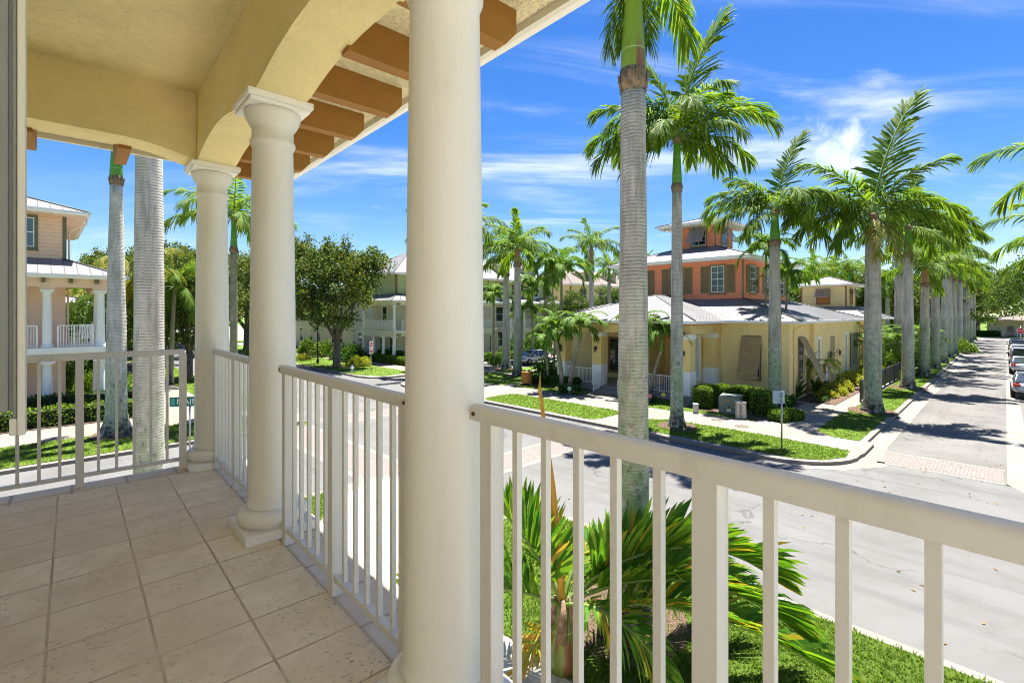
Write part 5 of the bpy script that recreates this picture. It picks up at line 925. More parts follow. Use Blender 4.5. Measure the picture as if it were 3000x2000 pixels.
def hedge_mesh(path, wd, h, n, ls, mt, core=INNER, seed=1, wob=.05):       # a clipped hedge along a path in local coordinates
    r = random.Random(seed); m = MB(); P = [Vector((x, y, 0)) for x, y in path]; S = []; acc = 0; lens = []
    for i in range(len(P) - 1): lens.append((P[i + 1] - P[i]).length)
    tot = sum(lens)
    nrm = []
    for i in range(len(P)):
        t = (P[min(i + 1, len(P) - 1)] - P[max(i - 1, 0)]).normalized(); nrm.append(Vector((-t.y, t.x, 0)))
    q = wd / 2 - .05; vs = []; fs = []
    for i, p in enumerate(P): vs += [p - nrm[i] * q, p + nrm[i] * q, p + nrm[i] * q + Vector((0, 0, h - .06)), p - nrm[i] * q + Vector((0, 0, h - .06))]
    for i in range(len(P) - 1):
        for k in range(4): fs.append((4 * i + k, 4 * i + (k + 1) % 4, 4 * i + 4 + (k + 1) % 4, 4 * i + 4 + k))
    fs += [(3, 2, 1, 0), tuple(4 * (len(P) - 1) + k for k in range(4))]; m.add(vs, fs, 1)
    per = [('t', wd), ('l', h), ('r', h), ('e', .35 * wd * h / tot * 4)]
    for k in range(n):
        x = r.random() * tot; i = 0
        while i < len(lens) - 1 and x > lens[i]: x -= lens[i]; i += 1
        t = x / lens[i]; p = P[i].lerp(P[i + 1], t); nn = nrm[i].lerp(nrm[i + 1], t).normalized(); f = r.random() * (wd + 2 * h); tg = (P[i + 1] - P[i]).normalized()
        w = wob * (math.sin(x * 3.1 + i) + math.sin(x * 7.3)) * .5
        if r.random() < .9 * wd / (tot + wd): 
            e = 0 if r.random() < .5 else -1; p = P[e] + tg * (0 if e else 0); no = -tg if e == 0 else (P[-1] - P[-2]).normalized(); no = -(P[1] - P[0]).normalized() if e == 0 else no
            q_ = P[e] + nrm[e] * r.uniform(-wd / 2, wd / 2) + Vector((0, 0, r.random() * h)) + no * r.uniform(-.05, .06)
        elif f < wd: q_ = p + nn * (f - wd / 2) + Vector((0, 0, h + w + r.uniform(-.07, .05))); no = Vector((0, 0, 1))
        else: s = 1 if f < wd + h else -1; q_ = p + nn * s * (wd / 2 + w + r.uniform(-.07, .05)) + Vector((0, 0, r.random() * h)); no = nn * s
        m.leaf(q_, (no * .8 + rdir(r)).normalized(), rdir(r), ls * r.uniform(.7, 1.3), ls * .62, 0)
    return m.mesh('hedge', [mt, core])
def hedge(path, wd, h, n, ls, mt, label, z=.15, seed=1, group='clipped hedges'):
    o = inst(hedge_mesh(path, wd, h, n, ls, mt, seed=seed), 'hedge', None, (0, 0, z), ROT); return tag(o, label, 'hedge', group)
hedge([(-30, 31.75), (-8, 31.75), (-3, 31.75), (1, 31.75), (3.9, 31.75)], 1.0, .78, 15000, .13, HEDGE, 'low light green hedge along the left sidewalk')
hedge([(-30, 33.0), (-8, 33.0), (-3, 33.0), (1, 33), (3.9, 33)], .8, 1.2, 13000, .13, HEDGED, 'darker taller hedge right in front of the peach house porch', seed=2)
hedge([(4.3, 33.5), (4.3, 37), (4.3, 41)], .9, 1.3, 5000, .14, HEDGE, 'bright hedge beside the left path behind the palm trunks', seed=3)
hedge([(26.4, 11.9), (27.4, 12.0), (28.2, 11.6), (28.6, 10.5), (28.2, 9.4), (27.4, 8.95), (26.7, 8.9)], .85, 1.12, 15000, .085, HEDGE, 'curved clipped hedge wrapping round the grey transformer box', seed=4)
hedge([(25.9, 7.9), (26.6, 7.75), (27.3, 7.3)], .7, .42, 2600, .1, HEDGE, 'low loose shrub border in front of the palm by the sign', seed=5, group=None)
hedge([(30.8, 12.8), (30.8, 10.5), (30.8, 8.6)], 1.3, .42, 5000, .12, HEDGED, 'dark ground hedge below the yellow clubhouse wall', seed=6)
hedge([(27.2, 50.5), (27.2, 46), (27.2, 41.6)], .9, .7, 8000, .15, HEDGE, 'clipped low hedge in front of the green porch columns', seed=7); hedge([(28.0, 50), (28.0, 46), (28.0, 42)], .7, 1.15, 5000, .16, HEDGED, 'darker shrubs along the green porch columns', seed=8)
hedge([(26.9, 60), (26.9, 52.5)], .8, .75, 4500, .16, HEDGE, 'clipped low hedge behind the hydrant oak', seed=9); hedge([(4.0, 45), (4.0, 90)], 1.0, 1.0, 6000, .2, HEDGED, 'dark hedge far down the left sidewalk', seed=10)
hedge([(27.3, 25.8), (27.6, 23.6), (27.5, 21.6)], 1.2, .55, 5500, .12, HEDGED, 'dark ground hedge beside the orange litter bin', seed=11)
hedge([(50.5, 8.0), (60, 7.8), (75, 7.6), (92, 7.6)], 1.1, 1.3, 9000, .2, HEDGED, 'long dark hedge behind the lane palms', seed=12); hedge([(157, 14), (159.4, 4.5), (159.4, 1.0)], 1.2, 1.2, 3500, .3, HEDGED, 'dark hedge before the grey house', seed=13)
hedge([(29, 40.9), (45, 40.9)], 1, .8, 5000, .18, HEDGE, 'low hedge behind the white car', seed=14)
def shrub_mesh(seed, rx, rz, n, ls, mt, extra=None, asp=.6):
    r = random.Random(seed); m = MB()
    for k in range(n):
        d = rdir(r); d.z = abs(d.z) if r.random() < .8 else d.z * .3; q = r.uniform(.55, 1.05) * (1 + .18 * math.sin(d.x * 5 + seed) + .14 * math.sin(d.y * 7)); p = Vector((d.x * rx * q, d.y * rx * q, rz * .15 + d.z * rz * q * .9)); 
        if p.z < 0: p.z *= -.3
        m.leaf(p, (d + rdir(r) * .8).normalized(), rdir(r), ls * r.uniform(.7, 1.4), ls * asp, 1 if extra and r.random() < .12 else 0)
    for k in range(5): a = k * 1.3; m.tube([(0, 0, -.1), (math.cos(a) * rx * .3, math.sin(a) * rx * .3, rz * .4), (math.cos(a) * rx * .6, math.sin(a) * rx * .6, rz * .8)], [.03, .022, .01], 5, 2)
    return m.mesh('foliage', [mt, extra or mt, BARK])
SHM = {'green': shrub_mesh(1, 1.0, 1.2, 2200, .15, HEDGE), 'dark': shrub_mesh(2, 1.0, 1.1, 2000, .15, HEDGED), 'croton': shrub_mesh(3, .9, .7, 1800, .15, CROTON), 'pink': shrub_mesh(4, 1.3, 1.7, 2600, .16, OAKD, PINKL), 'orange': shrub_mesh(5, 1.0, 1.0, 1800, .15, HEDGED, SPEAR)}
def shrub(kind, pos, s, label, group=None, sz=None): o = inst(SHM[kind], 'shrub', None, pos, rnd.uniform(0, 6), (s, s, sz or s)); return tag(o, label, 'shrub', group)
C = 'yellow green croton bushes'
for i, (a, b, s, lb) in enumerate(((35.6, 7.9, .62, 'croton bush nearest the big strap leaved plants'), (37.4, 7.8, .75, 'croton bush below the narrow street window'), (39.2, 7.9, .9, 'croton bush before the beige door recess'), (43.2, 8.0, 1.1, 'croton bush right of the second lantern'), (45.4, 7.9, 1.1, 'croton bush near the shuttered window'), (48, 7.6, 1.2, 'croton bush at the clubhouse far corner'))): shrub('croton', AB(a, b, .15), s, lb, C)
GG = 'green garden shrubs'
for i, (px, d, k, s, lb) in enumerate(((2610, 42, 'green', 1.5, 'round green shrub with bare stems behind the fence'), (2665, 46, 'green', 1.5, 'leafy shrub between the second and third lane palms'), (2585, 40, 'croton', 1.1, 'low bright shrub just behind the fence'), (2640, 50, 'dark', 1.6, 'dark shrub behind the fence palms'), (2700, 58, 'green', 1.6, 'green shrub behind the third lane palm'), (2560, 52, 'green', 2.2, 'tall green shrub beside the clubhouse end wall'), (2824, 66, 'green', 1.3, 'round kerb shrub beside the seventh lane palm'), (2680, 66, 'green', 2.4, 'tall bushy shrub beyond the hedge garden'),
        (905, 62, 'green', 1.5, 'round shrub left of the black lamp post'), (952, 60, 'green', 1.4, 'round shrub right of the black lamp post'), (1000, 57, 'orange', 1.5, 'dark shrub with orange flowers behind the hydrant oak'), (1035, 54, 'dark', 1.5, 'dark shrub against the beige house wall'), (1050, 49, 'croton', 1.2, 'yellow green shrub behind the no entry sign'), (890, 56, 'croton', .8, 'small yellow green shrub beside the second column'),
        (255, 33, 'green', .9, 'green shrub seen through the lower peach porch'), (228, 36, 'dark', 1.5, 'dark shrub seen under the peach balcony'), (1606, 40, 'dark', 1.3, 'dark shrub left of the small porch palms'), (2100, 33.5, 'dark', .65, 'small leafy shrub beside the second porch pillar'), (2160, 34, 'green', .55, 'small leafy shrub under the big brown shutter'), (1455, 50, 'dark', .9, 'clipped shrub by the green porch steps'), (1570, 60, 'dark', 2.0, 'dark planting behind the white car'), (1500, 60, 'dark', 1.6, 'shrub between the two palm trunks by the green house'), (750, 60, 'green', 1.2, 'shrub under the oak between the far columns'))): shrub(k, PX(px, d, .15), s, lb, GG)
for i, (px, d, lb) in enumerate(((225, 42, 'crape myrtle with pink blossom seen through the peach balcony'),)):
    ro = thing('crape_myrtle', lb, 'tree', PX(px, d, .15)); inst(limb_mesh(4, .1, 7, 1.5, 1.2), 'trunk', ro); inst(SHM['pink'], 'crown', ro, (0, 0, 3.4), 0, (1.5, 1.5, 1.3))
def strap_mesh(seed, n, L_, wd, e=(25, 80), curv=90, mt=STRAP, st=5):
    r = random.Random(seed); m = MB()
    for k in range(n):
        a = r.uniform(0, 6.283); el = r.uniform(*e); l = L_ * r.uniform(.7, 1.1); p = Vector((math.cos(a), math.sin(a), 0)) * r.uniform(0, .12); h = Vector((math.cos(a), math.sin(a), 0)); s = Vector((-h.y, h.x, 0)); o = len(m.v)
        for i in range(st + 1):
            t = i / st; w_ = wd * (.5 + 1.6 * t * (1 - t) * 1.3) * (1 - t ** 4) * .5 + .001; m.v += [tuple(p - s * w_ + Vector((0, 0, .25 * w_))), tuple(p + s * w_ + Vector((0, 0, .25 * w_)))]; q = R(el - curv * t ** 1.4); p = p + (h * math.cos(q) + Vector((0, 0, math.sin(q)))) * (l / st)
        for i in range(st): m.f.append([o + 2 * i, o + 2 * i + 1, o + 2 * i + 3, o + 2 * i + 2]); m.mi.append(0); m.sm.append(True)
    return m.mesh('leaves', mt)
SPL = strap_mesh(1, 190, 1.0, .045, (30, 85), 130); CRI = strap_mesh(2, 22, 1.5, .24, (30, 82), 55, CORDY); LIR = strap_mesh(3, 120, .6, .03, (30, 80), 110)
for px, d, me, s, lb, g_ in ((1650, 32.2, SPL, 1.1, 'clump of striped strap leaves left of the porch steps', 'strap leaved clumps'), (1690, 32.0, SPL, .95, 'clump of striped strap leaves next to the porch steps', 'strap leaved clumps'), (1880, 29.2, SPL, 1.05, 'clump of strap leaves right of the nearest palm trunk', 'strap leaved clumps'), (1908, 29.0, SPL, .7, 'small strap leaf clump under the porch railing', 'strap leaved clumps'),
        (2228, 31.3, CRI, 1.0, 'big broad leaved plant under the brown shutter', 'broad leaved plants'), (2330, 30.2, CRI, 1.15, 'big broad leaved plant at the clubhouse corner', 'broad leaved plants'), (2390, 32.0, CRI, 1.0, 'broad leaved plant below the street side shutter', 'broad leaved plants'), (1612, 37.5, CRI, 1.35, 'dark broad leaved plant behind the litter bin', 'broad leaved plants'), (1600, 39.5, CRI, 1.2, 'dark broad leaved plant farthest left of the porch', 'broad leaved plants'),
        (2400, 29.0, LIR, 1.1, 'pale striped grass tuft at the sidewalk edge', 'pale grass tufts'), (2423, 30.6, LIR, 1.1, 'pale striped grass tuft nearer the crotons', 'pale grass tufts')):
    tag(inst(me, 'strap_plant', None, PX(px, d, .15), rnd.uniform(0, 6), s), lb, 'plant', g_)
# ------------------------------------------------------------------ grass blades on the lawns
def inside(p, poly):
    x, y = p; c = False; n = len(poly)
    for i in range(n):
        (x0, y0), (x1, y1) = poly[i], poly[i - 1]
        if (y0 > y) != (y1 > y) and x < (x1 - x0) * (y - y0) / (y1 - y0) + x0: c = not c
    return c
def grass(pts, z, dens, h, lim=16000):
    r = random.Random(int(dens)); m = MB(); xs = [p[0] for p in pts]; ys = [p[1] for p in pts]; x0, x1, y0, y1 = max(min(xs), -8), min(max(xs), 60), max(min(ys), -3), min(max(ys), 60); n = min(lim, int((x1 - x0) * (y1 - y0) * dens))
    for k in range(n):
        x, y = r.uniform(x0, x1), r.uniform(y0, y1)
        if not inside((x, y), pts): continue
        for q in range(3):
            a = r.uniform(0, 6.283); l = h * r.uniform(.6, 1.3); b = Vector((x + r.uniform(-.06, .06), y + r.uniform(-.06, .06), z - .005)); d = Vector((math.cos(a) * .55, math.sin(a) * .55, .85)); s = Vector((-math.sin(a), math.cos(a), 0)) * .012 * (h / .06) * (1 if dens > 300 else 1.8); o = len(m.v)
            m.v += [tuple(b - s), tuple(b + s), tuple(b + d * l)]; m.f.append([o, o + 1, o + 2]); m.mi.append(0); m.sm.append(False)
    if m.v: o = m.build('grass', BLADE, None, (0, 0, 0), ROT); o['kind'] = 'stuff'
for pts, z, dens, h in LAWNS:
    if dens: grass(pts, z, dens, h)
for pts in ([(x, y) for x, y in disc(6.95, 4.5, .95)],): bed(pts, .158)
for px, d, r_ in ((1855, 8.46, 1.0), (1983, 22.65, .95), (2557, 26.2, 1.2), (340.8, 21.1, 1.0), (2660, 34.5, 1.2), (2707, 41.4, 1.1), (1483, 46.7, 1.0), (1516, 41.4, .9), (986, 48.5, 1.0), (1543, 35.9, .7)):
    p = PX(px, d); a = .7140 * p.x + .7001 * p.y; b = -.7001 * p.x + .7140 * p.y; bed(disc(a, b, r_), .172)
# ------------------------------------------------------------------ street furniture
def base(px, d, z=.15): return PX(px, d, z)
# street name sign (its far end is hidden by the corner column)
sg = thing('street_sign', 'green street name sign on a thin post beyond the end railing', 'sign', PX(556, 16.6, .15), R(10))
m = MB(); m.tube([(0, 0, 0), (0, 0, 2.1)], .03, 8); m.build('post', STEEL, sg)
m = MB(); m.box(-.62, .62, -.012, .012, 2.1, 2.42); bl = m.build('blade', SIGNG, sg)
m = MB()
for x0, x1, z0, z1 in ((-.62, .62, 2.1, 2.118), (-.62, .62, 2.402, 2.42), (-.62, -.602, 2.118, 2.402), (.602, .62, 2.118, 2.402)): m.box(x0, x1, -.018, -.0125, z0, z1)
m.build('border', BLACK, bl)
m = MB(); m.box(-.58, -.46, -.015, -.0125, 2.14, 2.38); m.build('badge', plain('sign_teal', (.05, .35, .30), .4), bl)
lettering('MAIN', .27, SIGNW, bl, Matrix.Translation((-.06, -.016, 2.255)) @ Matrix.Rotation(R(90), 4, 'X'), sx=1.0)
# no entry sign
ns = thing('no_entry_sign', 'white and red do not enter sign on a slim post by the far corner', 'sign', PX(1088, 42.8, .15), R(80))
m = MB(); m.tube([(0, .03, 0), (0, .03, 2.85)], .035, 8); m.build('post', STEEL, ns)
m = MB(); m.box(-.33, .33, -.012, .012, 1.75, 2.85); pl = m.build('panel', SIGNW, ns)
m = MB(); m.poly([(.29 * math.cos(R(a)), -.014, 2.42 + .38 * math.sin(R(a))) for a in range(0, 181, 15)]); m.poly([(.29 * math.cos(R(a)), -.014, 2.18 + .38 * math.sin(R(a))) for a in range(180, 361, 15)]); m.build('disc', REDS, pl)
lettering('DO NOT', .14, SIGNW, pl, Matrix.Translation((0, -.018, 2.53)) @ Matrix.Rotation(R(90), 4, 'X')); lettering('ENTER', .14, SIGNW, pl, Matrix.Translation((0, -.018, 2.06)) @ Matrix.Rotation(R(90), 4, 'X'))
# two plates seen from behind on the corner lawn
ds = thing('sign_post', 'sign post with two blue grey plates seen from behind on the corner lawn', 'sign', PX(2290, 18.7, .15), R(8))
m = MB(); m.tube([(0, 0, 0), (0, 0, 2.22)], .032, 10); m.build('post', STEEL, ds)
for s in (-1, 1): m = MB(Matrix.Translation((-.03, .07, 0)) @ Matrix.Rotation(R(s * 14), 4, 'Z')); m.box(*((-.26, -.004) if s < 0 else (.004, .26)), -.008, .008, 1.78, 2.28); m.build('plate', SIGNB, ds, bevel=.004)
m = MB(); m.tube([(-.06, -.0, 2.0), (.0, -.03, 2.0), (.04, .05, 2.0)], .025, 6); m.tube([(0, 0, 2.15), (0, .06, 2.15)], .02, 6); m.build('clamp', PEDE, ds)
# stop sign at the lane end
st = thing('stop_sign', 'red octagonal stop sign at the far end of the lane above the parked cars', 'sign', PX(2990, 96, .15), R(-45))
m = MB(); m.tube([(0, .03, 0), (0, .03, 2.9)], .045, 6); m.build('post', SIGNW, st)
def octa(r, y): return [(r * math.cos(R(22.5 + 45 * k)), y, 1.95 + r * math.sin(R(22.5 + 45 * k))) for k in range(8)]
m = MB(); m.poly(octa(.60, -.01)); m.poly(octa(.6, .005)[::-1]); e_ = m.build('face', SIGNW, st); m = MB(); m.poly(octa(.55, -.016)); m.build('red_field', REDS, e_); lettering('STOP', .42, SIGNW, e_, Matrix.Translation((0, -.025, 1.95)) @ Matrix.Rotation(R(90), 4, 'X'))
# hydrant
hy = thing('fire_hydrant', 'small white fire hydrant on the far lawn by the oak', 'hydrant', PX(1032, 44, .15))
m = MB(); m.lathe([(.17, 0), (.17, .05), (.11, .06), (.11, .42), (.15, .43), (.15, .47), (.13, .50), (.10, .58), (.04, .63), (.04, .68)], 14); m.build('barrel', SIGNW, hy)
for q in (0, 90, 180): m = MB(Matrix.Rotation(R(q + 200), 4, 'Z')); m.tube([(.08, 0, .34), (.2, 0, .34)], .055 if q != 90 else .08, 10); m.build('outlet_cap', SIGNW, hy)
# lamp post in front of the oak
lp = thing('street_lamp', 'slim black street lamp whose top is lost in the oak crown', 'street lamp', PX(931, 52, .15))
m = MB(); m.lathe([(.16, 0), (.16, .2), (.11, .35), (.075, .5), (.065, 4.6)], 10); m.build('pole', BLACK, lp); m = MB(); m.lathe([(.1, 4.6), (.2, 4.75), (.2, 4.8), (.05, 5.2), (.24, 5.2), (.1, 5.4), (.02, 5.5)], 10); m.build('lantern', BLACK, lp)
# litter bin
tb = thing('litter_bin', 'round orange slatted litter bin with black lid openings on the lawn', 'bin', PX(1543, 35.9, .15))
m = MB(); m.lathe([(.22, 0), (.22, .1), (.3, .1), (.3, .16)], 16); m.build('foot', BLACK, tb); m = MB()
for k in range(22): M_ = Matrix.Rotation(2 * math.pi * k / 22, 4, 'Z'); m.box(.355, .39, -.048, .048, .16, .95, 0, M_)
m.build('slats', WOODO, tb, bevel=.006); m = MB(); m.lathe([(.34, .15), (.34, .90), (.395, .95), (.395, .985), (.2, 1.0)], 22); m.build('drum', WOODO, tb)
m = MB()
for x in (-.15, .15): m.box(x - .08, x + .08, -.1, .1, 1.0, 1.1)
m.build('lid_flap', BLACK, tb)
# transformer and pedestals
tr = thing('transformer_box', 'grey green electrical transformer cabinet inside the curved hedge', 'transformer', AB(26.0, 10.2, .15), R(-36))
m = MB(); m.box(-.52, .52, -.05, .95, 0, .06, 0); m.box(-.5, .5, 0, .9, .06, .84, 0); m.add([(-.53, -.05, .84), (.53, -.05, .84), (.53, .93, .84), (-.53, .93, .84), (-.53, -.05, .87), (.53, -.05, .87), (.53, .93, .93), (-.53, .93, .93)], [(0, 3, 2, 1), (4, 5, 6, 7), (0, 1, 5, 4), (1, 2, 6, 5), (2, 3, 7, 6), (3, 0, 4, 7)]); m.box(-.515, .515, -.012, -.001, .10, .80); m.build('cabinet', XFMR, tr, bevel=.012)
lettering('13008', .13, ORTX, tr, Matrix.Translation((-.12, -.018, .68)) @ Matrix.Rotation(R(90), 4, 'X'))
m = MB(); m.box(-.10, .10, -.02, -.0125, .13, .27, 0); m.box(-.10, .10, -.022, -.0205, .24, .27, 1); m.box(-.07, .07, -.022, -.0205, .17, .21, 2); m.build('warning_label', [SIGNW, YLTX, SIGNB], tr)
m = MB()
for x, z in ((-.38, .52), (.26, .42)): m.poly([(x, -.016, z + .05), (x - .03, -.016, z), (x, -.016, z - .05), (x + .03, -.016, z)])
m.build('hazard_mark', ORTX, tr); m = MB(); m.box(-.05, .01, -.05, -.0125, .34, .42); m.build('lock', BLACK, tr)
pe = thing('cable_pedestal', 'beige plastic cable pedestal right of the transformer with raised lettering', 'utility box', PX(2170, 24.5, .15), R(-12))
m = MB(); m.add([(-.24, -.17, 0), (.24, -.17, 0), (.24, .17, 0), (-.24, .17, 0), (-.22, -.15, .74), (.22, -.15, .74), (.22, .15, .74), (-.22, .15, .74)], [(0, 3, 2, 1), (4, 5, 6, 7), (0, 1, 5, 4), (1, 2, 6, 5), (2, 3, 7, 6), (3, 0, 4, 7)]); m.build('body', PEDE, pe, bevel=.02); m = MB(); m.box(-.245, .245, -.175, .175, .741, .83); m.build('cap', PEDE, pe, bevel=.03)
m = MB()
for k in range(9): m.box(-.09, .02, -.19, -.155, .28 + k * .045, .305 + k * .045)
for k in range(4): m.box(-.12, .05, -.185, -.15, .06 + k * .045, .085 + k * .045)
m.build('raised_mark', plain('grey_mark', (.28, .26, .22), .6), pe)
sb = thing('meter_box', 'small pale utility box left of the transformer by the hedge end', 'utility box', PX(2038, 25.8, .15), R(-10))
m = MB(); m.box(-.13, .13, -.11, .11, 0, .42); m.build('body', PEDE, sb, bevel=.015); m = MB(); m.box(-.14, .14, -.12, .12, .421, .49); m.build('lid', SIGNB, sb, bevel=.015)
# flower ornaments in the porch beds
for px, d, mt, lb in ((1630, 31.3, YELLF, 'yellow metal flower left of the porch steps'), (1668, 31.2, AQUAF, 'aqua metal flower left of the porch steps'), (1904, 28.4, PINKF, 'pink metal flower in the bed right of the near palm'), (1943, 28.9, YELLF, 'yellow metal flower against the grey porch base')):
    fl = thing('flower_stake', lb, 'garden ornament', PX(px, d, .15), 0, 'metal garden flowers'); m = MB(); m.tube([(0, 0, 0), (0, 0, .36)], .01, 5); m.build('stem', STEEL, fl); m = MB()
    for k in range(6): a = R(60 * k); c = (.09 * math.cos(a), -.01, .45 + .09 * math.sin(a)); m.add([(c[0] + .055 * math.cos(R(t)), -.01 - .004 * (k % 2), c[2] + .055 * math.sin(R(t))) for t in range(0, 360, 30)], [list(range(12))])
    m.build('petals', mt, fl); m = MB(); m.lathe([(.06, -.01), (.04, .02)], 12, M=Matrix.Translation((0, -.01, .45)) @ Matrix.Rotation(R(90), 4, 'X')); m.build('flower_centre', YLTX, fl)
# porch furniture
pt = thing('planter', 'brown planter with a spiky green plant behind the right porch railing', 'planter', AB(29.4, 15.2, .44)); m = MB(); m.lathe([(.24, 0), (.32, .55), (.34, .6), (.28, .6), (.26, .5)], 14); m.build('tub', TUB, pt); inst(LIR, 'foliage', pt, (0, 0, .5), 0, 1.2)
ch = thing('porch_chair', 'dark wicker chair behind the left porch railing', 'chair', AB(29.6, 21.2, .44), ROT + R(60)); m = MB(); m.lathe([(.34, .38), (.36, .42), (.34, .46)], 16); m.build('seat', BLACK, ch); m = MB(); m.tube([(.33 * math.cos(R(a)), .33 * math.sin(R(a)), .46 + .35 * math.sin(R(a / 2 + 0))) for a in range(0, 181, 20)], .035, 6); m.tube([(.36 * math.cos(R(a)), .1 + .3 * math.sin(R(a)), .95) for a in range(0, 181, 20)], .03, 6); m.build('backrest', BLACK, ch)
for k in range(4): a = R(45 + 90 * k); m = MB(); m.tube([(.3 * math.cos(a), .3 * math.sin(a), 0), (.27 * math.cos(a), .27 * math.sin(a), .4)], .025, 6); m.build('leg', BLACK, ch)
# dark panel fence beside the lane walk
fn = thing('panel_fence', 'low dark panel fence with thin posts between the walk and the lane lawn', 'fence', AB(42.3, 6.15, .13), ROT); m = MB(); pts = [(42.6 + (56 - 42.6) * t / 7, 6.22 - .35 * (t / 7) ** 2) for t in range(8)]
for i in range(7): p, q = Vector((pts[i][0] - 42.3, pts[i][1] - 6.15, 0)), Vector((pts[i + 1][0] - 42.3, pts[i + 1][1] - 6.15, 0)); rail_bars(m, p, q, 1.28, 26, .045, .05, 0, .12)
m.build('panels', FENCE, fn)
for p in pts: m = MB(); m.box(p[0] - 42.3 - .04, p[0] - 42.3 + .04, p[1] - 6.15 - .045, p[1] - 6.15 + .045, 0, 1.36); m.build('post', FENCE, fn)
fn = thing('panel_fence', 'separate dark fence panel left of the first lane palm', 'fence', AB(35.3, 6.1, .13), ROT); m = MB(); rail_bars(m, (0, 0, 0), (2.3, 0, 0), 1.28, 40, .04, .05, 0, .1); m.build('panels', FENCE, fn)
for x in (0, 2.3): m = MB(); m.box(x - .04, x + .04, -.045, .045, 0, 1.36); m.build('post', FENCE, fn)
for a in (60, 72): pass
# manhole covers
for px, py in ((2102, 1236.5), (2173, 1256.5), (1008, 1161.7)):
    p = G(px, py); m = MB(); m.lathe([(.30, 0), (.30, .012), (.26, .014), (.02, .013)], 20); tag(m.build('cover_plate', plain('cast_iron', (.13, .11, .09), .7, .3, 20), None, (p.x, p.y, .131 if px > 2000 else .002)), 'round iron cover in the asphalt of the crossing' if px < 2000 else 'round iron cover set into the walk, the ' + ('left' if px < 2150 else 'right') + ' one of two near the transformer', 'cover', 'iron covers')
p = G(2440, 1272); 
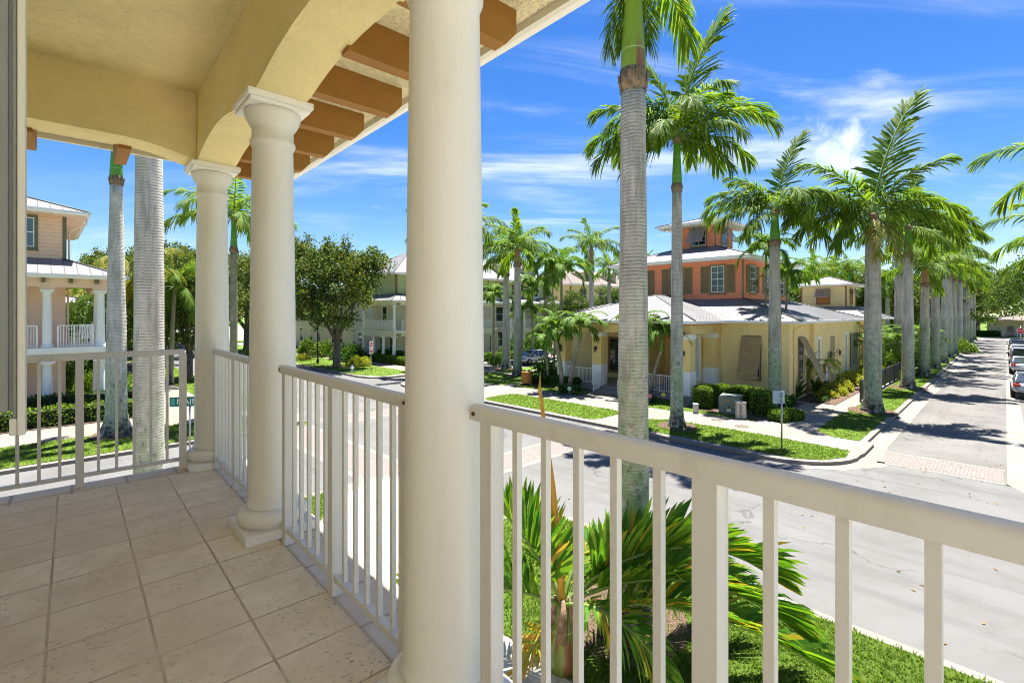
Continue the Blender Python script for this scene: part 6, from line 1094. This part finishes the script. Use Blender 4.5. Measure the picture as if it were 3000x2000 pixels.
# ------------------------------------------------------------------ cars
def car(pos, head, paint, label, group, kind='sedan', s=1.0):
    ro = thing('parked_car', label, 'car', pos, head, group); ro.scale = (s,) * 3
    Lh = 2.35 if kind != 'suv' else 2.4; H = 1.45 if kind != 'suv' else 1.75
    # lower body: stations along x (nose +x): x, z low, z high, half width
    S = [(-Lh, .42, .82, .66), (-Lh + .12, .28, 1.0, .82), (-Lh + .7, .24, 1.04 if kind == 'sedan' else 1.08, .88), (-.6, .22, .98, .90), (.7, .22, .98, .90), (Lh - 1.0, .24, .94, .89), (Lh - .35, .26, .80, .84), (Lh - .05, .34, .66, .70)]
    if kind == 'suv': S = [(x, a, b + (.1 if x < 1 else .1), c) for x, a, b, c in S]
    m = MB(); vs = []; fs = []
    for x, a, b, c in S: vs += [(x, -c * .96, a), (x, -c, (a + b) / 2), (x, -c * .93, b), (x, c * .93, b), (x, c, (a + b) / 2), (x, c * .96, a)]
    for i in range(len(S) - 1):
        for k in range(6): fs.append((6 * i + k, 6 * i + (k + 1) % 6, 6 * i + 6 + (k + 1) % 6, 6 * i + 6 + k))
    fs += [tuple(range(6))[::-1], tuple(6 * (len(S) - 1) + k for k in range(6))]; m.add(vs, fs, 0, True)
    bd = m.build('body', paint, ro); bv = bd.modifiers.new('sub', 'SUBSURF'); bv.levels = bv.render_levels = 1
    zb = S[3][2] - .02; r0 = -Lh + .35 if kind == 'sedan' else -Lh + .12
    C_ = [(r0, zb + .05, .74, zb + .06, .70), (r0 + (.85 if kind == 'sedan' else .35), zb, .80, H - .03, .60), (-.1, zb, .82, H, .62), (.45, zb, .82, H - .04, .60), (1.35, zb - .04, .78, zb - .02, .74)]
    m = MB(); vs = []; fs = []
    for x, z0, w0, z1, w1 in C_: vs += [(x, -w0, z0), (x, -w1, z1), (x, w1, z1), (x, w0, z0)]
    for i in range(len(C_) - 1):
        for k in range(3): fs.append((4 * i + k, 4 * i + k + 1, 4 * i + 5 + k, 4 * i + 4 + k))
    m.add(vs, fs, 0, False); gl = m.build('window', GLASS, ro)
    m = MB(); rf = [(C_[1][0] - .05, C_[1][4], C_[1][3] + .012), (C_[2][0], C_[2][4], C_[2][3] + .02), (C_[3][0] + .06, C_[3][4], C_[3][3] + .006)]; vs = []
    for x, w0, z in rf: vs += [(x, -w0 - .01, z - .03), (x, -w0 * .8, z), (x, w0 * .8, z), (x, w0 + .01, z - .03)]
    m.add(vs, [(4 * i + k, 4 * i + k + 1, 4 * i + 5 + k, 4 * i + 4 + k) for i in range(2) for k in range(3)], 0, True)
    for sd in (-1, 1):
        for a, b_ in ((0, 1), (3, 4)): p = C_[a]; q = C_[b_]; m.tube([(p[0], sd * (p[4] + .005), p[3]), (q[0], sd * (q[4] + .005), q[3])], .04, 5)
        m.tube([(0.0, sd * .83, zb), (-.05, sd * .625, H - .01)], .03, 5)
    m.build('roof', paint, ro)
    for x in (-1.38, 1.42):
        for sd in (-1, 1):
            m = MB(Matrix.Translation((x, sd * .80, .33)) @ Matrix.Rotation(R(90), 4, 'X')); m.lathe([(.22, -.11), (.31, -.1), (.335, -.07), (.335, .07), (.31, .1), (.22, .11)], 20); wh_ = m.build('wheel', TYRE, ro)
            m = MB(Matrix.Translation((x, sd * .80, .33)) @ Matrix.Rotation(R(90), 4, 'X')); m.lathe([(.2, -.112), (.21, -.09), (.21, .09), (.2, .112)], 12); m.build('rim', RIMM, wh_)
    zl = S[1][2] - .14
    for sd in (-1, 1):
        m = MB(); m.box(-Lh - .012, -Lh + .3, sd * .64 - .16, sd * .64 + .17, zl - .09, zl + .06); m.build('tail_light', LAMPR, ro, bevel=.03)
        m = MB(); m.box(Lh - .42, Lh - .16, sd * .62 - .14, sd * .62 + .15, .64, .76); m.build('headlight', GLASSB, ro, bevel=.03)
        m = MB(); m.box(.72, .9, sd * .98 - .1, sd * .98 + .1, zb - .0, zb + .13); m.build('mirror', paint if kind != 'suv' else BLACK, ro, bevel=.03)
    m = MB(); m.box(-Lh - .02, -Lh + .05, -.26, .26, .62, .74); m.build('number_plate', SIGNW, ro); m = MB(); m.box(-Lh - .03, -Lh + .2, -.7, .7, .24, .38); m.box(Lh - .25, Lh - .02, -.6, .6, .28, .42); m.build('bumper', BLACK, ro, bevel=.03); return ro
CG = 'cars parked along the lane'
for a, paint, k, lb in ((46.8, CARS, 'sedan', 'silver sedan parked nearest on the right of the lane'), (64.3, CARS, 'sedan', 'pale silver sedan parked second along the lane'), (74.3, CARS, 'suv', 'grey hatchback parked third along the lane'), (89, CARW, 'sedan', 'white sedan parked fourth along the lane'), (96.5, CARD, 'suv', 'dark blue car parked fifth along the lane'), (103.5, CARD, 'suv', 'black car parked farthest along the lane')):
    car(AB(a, -1.18, .01), ROT, paint, lb, CG, k, 1.06)
car(AB(38.6, 36.1, .01), ROT + R(180), CARW, 'white electric car half hidden behind the small palms on the cross street', None, 'sedan', 1.02)
for i, (b, paint, lb) in enumerate(((84, CARD, 'dark car parked far down the front street'), (90.5, CARW, 'white car parked far down the front street'), (97, CARD, 'second dark car parked far down the front street'))): car(AB(11.0, b, .01), ROT + R(90), paint, lb, 'cars far down the front street', 'suv', 1.05)
# small litter: fallen leaves and the odd puddle edge
m = MB(); r_ = random.Random(3)
for k in range(260):
    a, b = r_.uniform(10, 60), r_.uniform(0, 22) if r_.random() < .6 else r_.uniform(0, 4)
    if a > 19.3 and b > 3.3: b = r_.uniform(0, 3.2)
    m.leaf(Vector((a, b, .012)), Vector((math.cos(k), math.sin(k), .08)), Vector((0, 0, 1)), r_.uniform(.05, .14), .05)
o = m.build('fallen_leaves', leafm('dry_leaf', [(.16, .09, .03), (.25, .16, .06), (.10, .06, .03)], .1), None, (0, 0, 0), ROT); o['kind'] = 'stuff'
m = MB(); m.box(26.5, 28.2, -2.9, -2.75, -.01, .012); m.box(24.3, 24.45, -3.3, -2.0, -.01, .011); 
m = MB(); m.poly([(33.5, -2.95, .006), (36.5, -2.95, .006), (36.5, -1.4, .006), (33.5, -1.4, .006)]); struct(m, 'parking_marking', BLUEP)
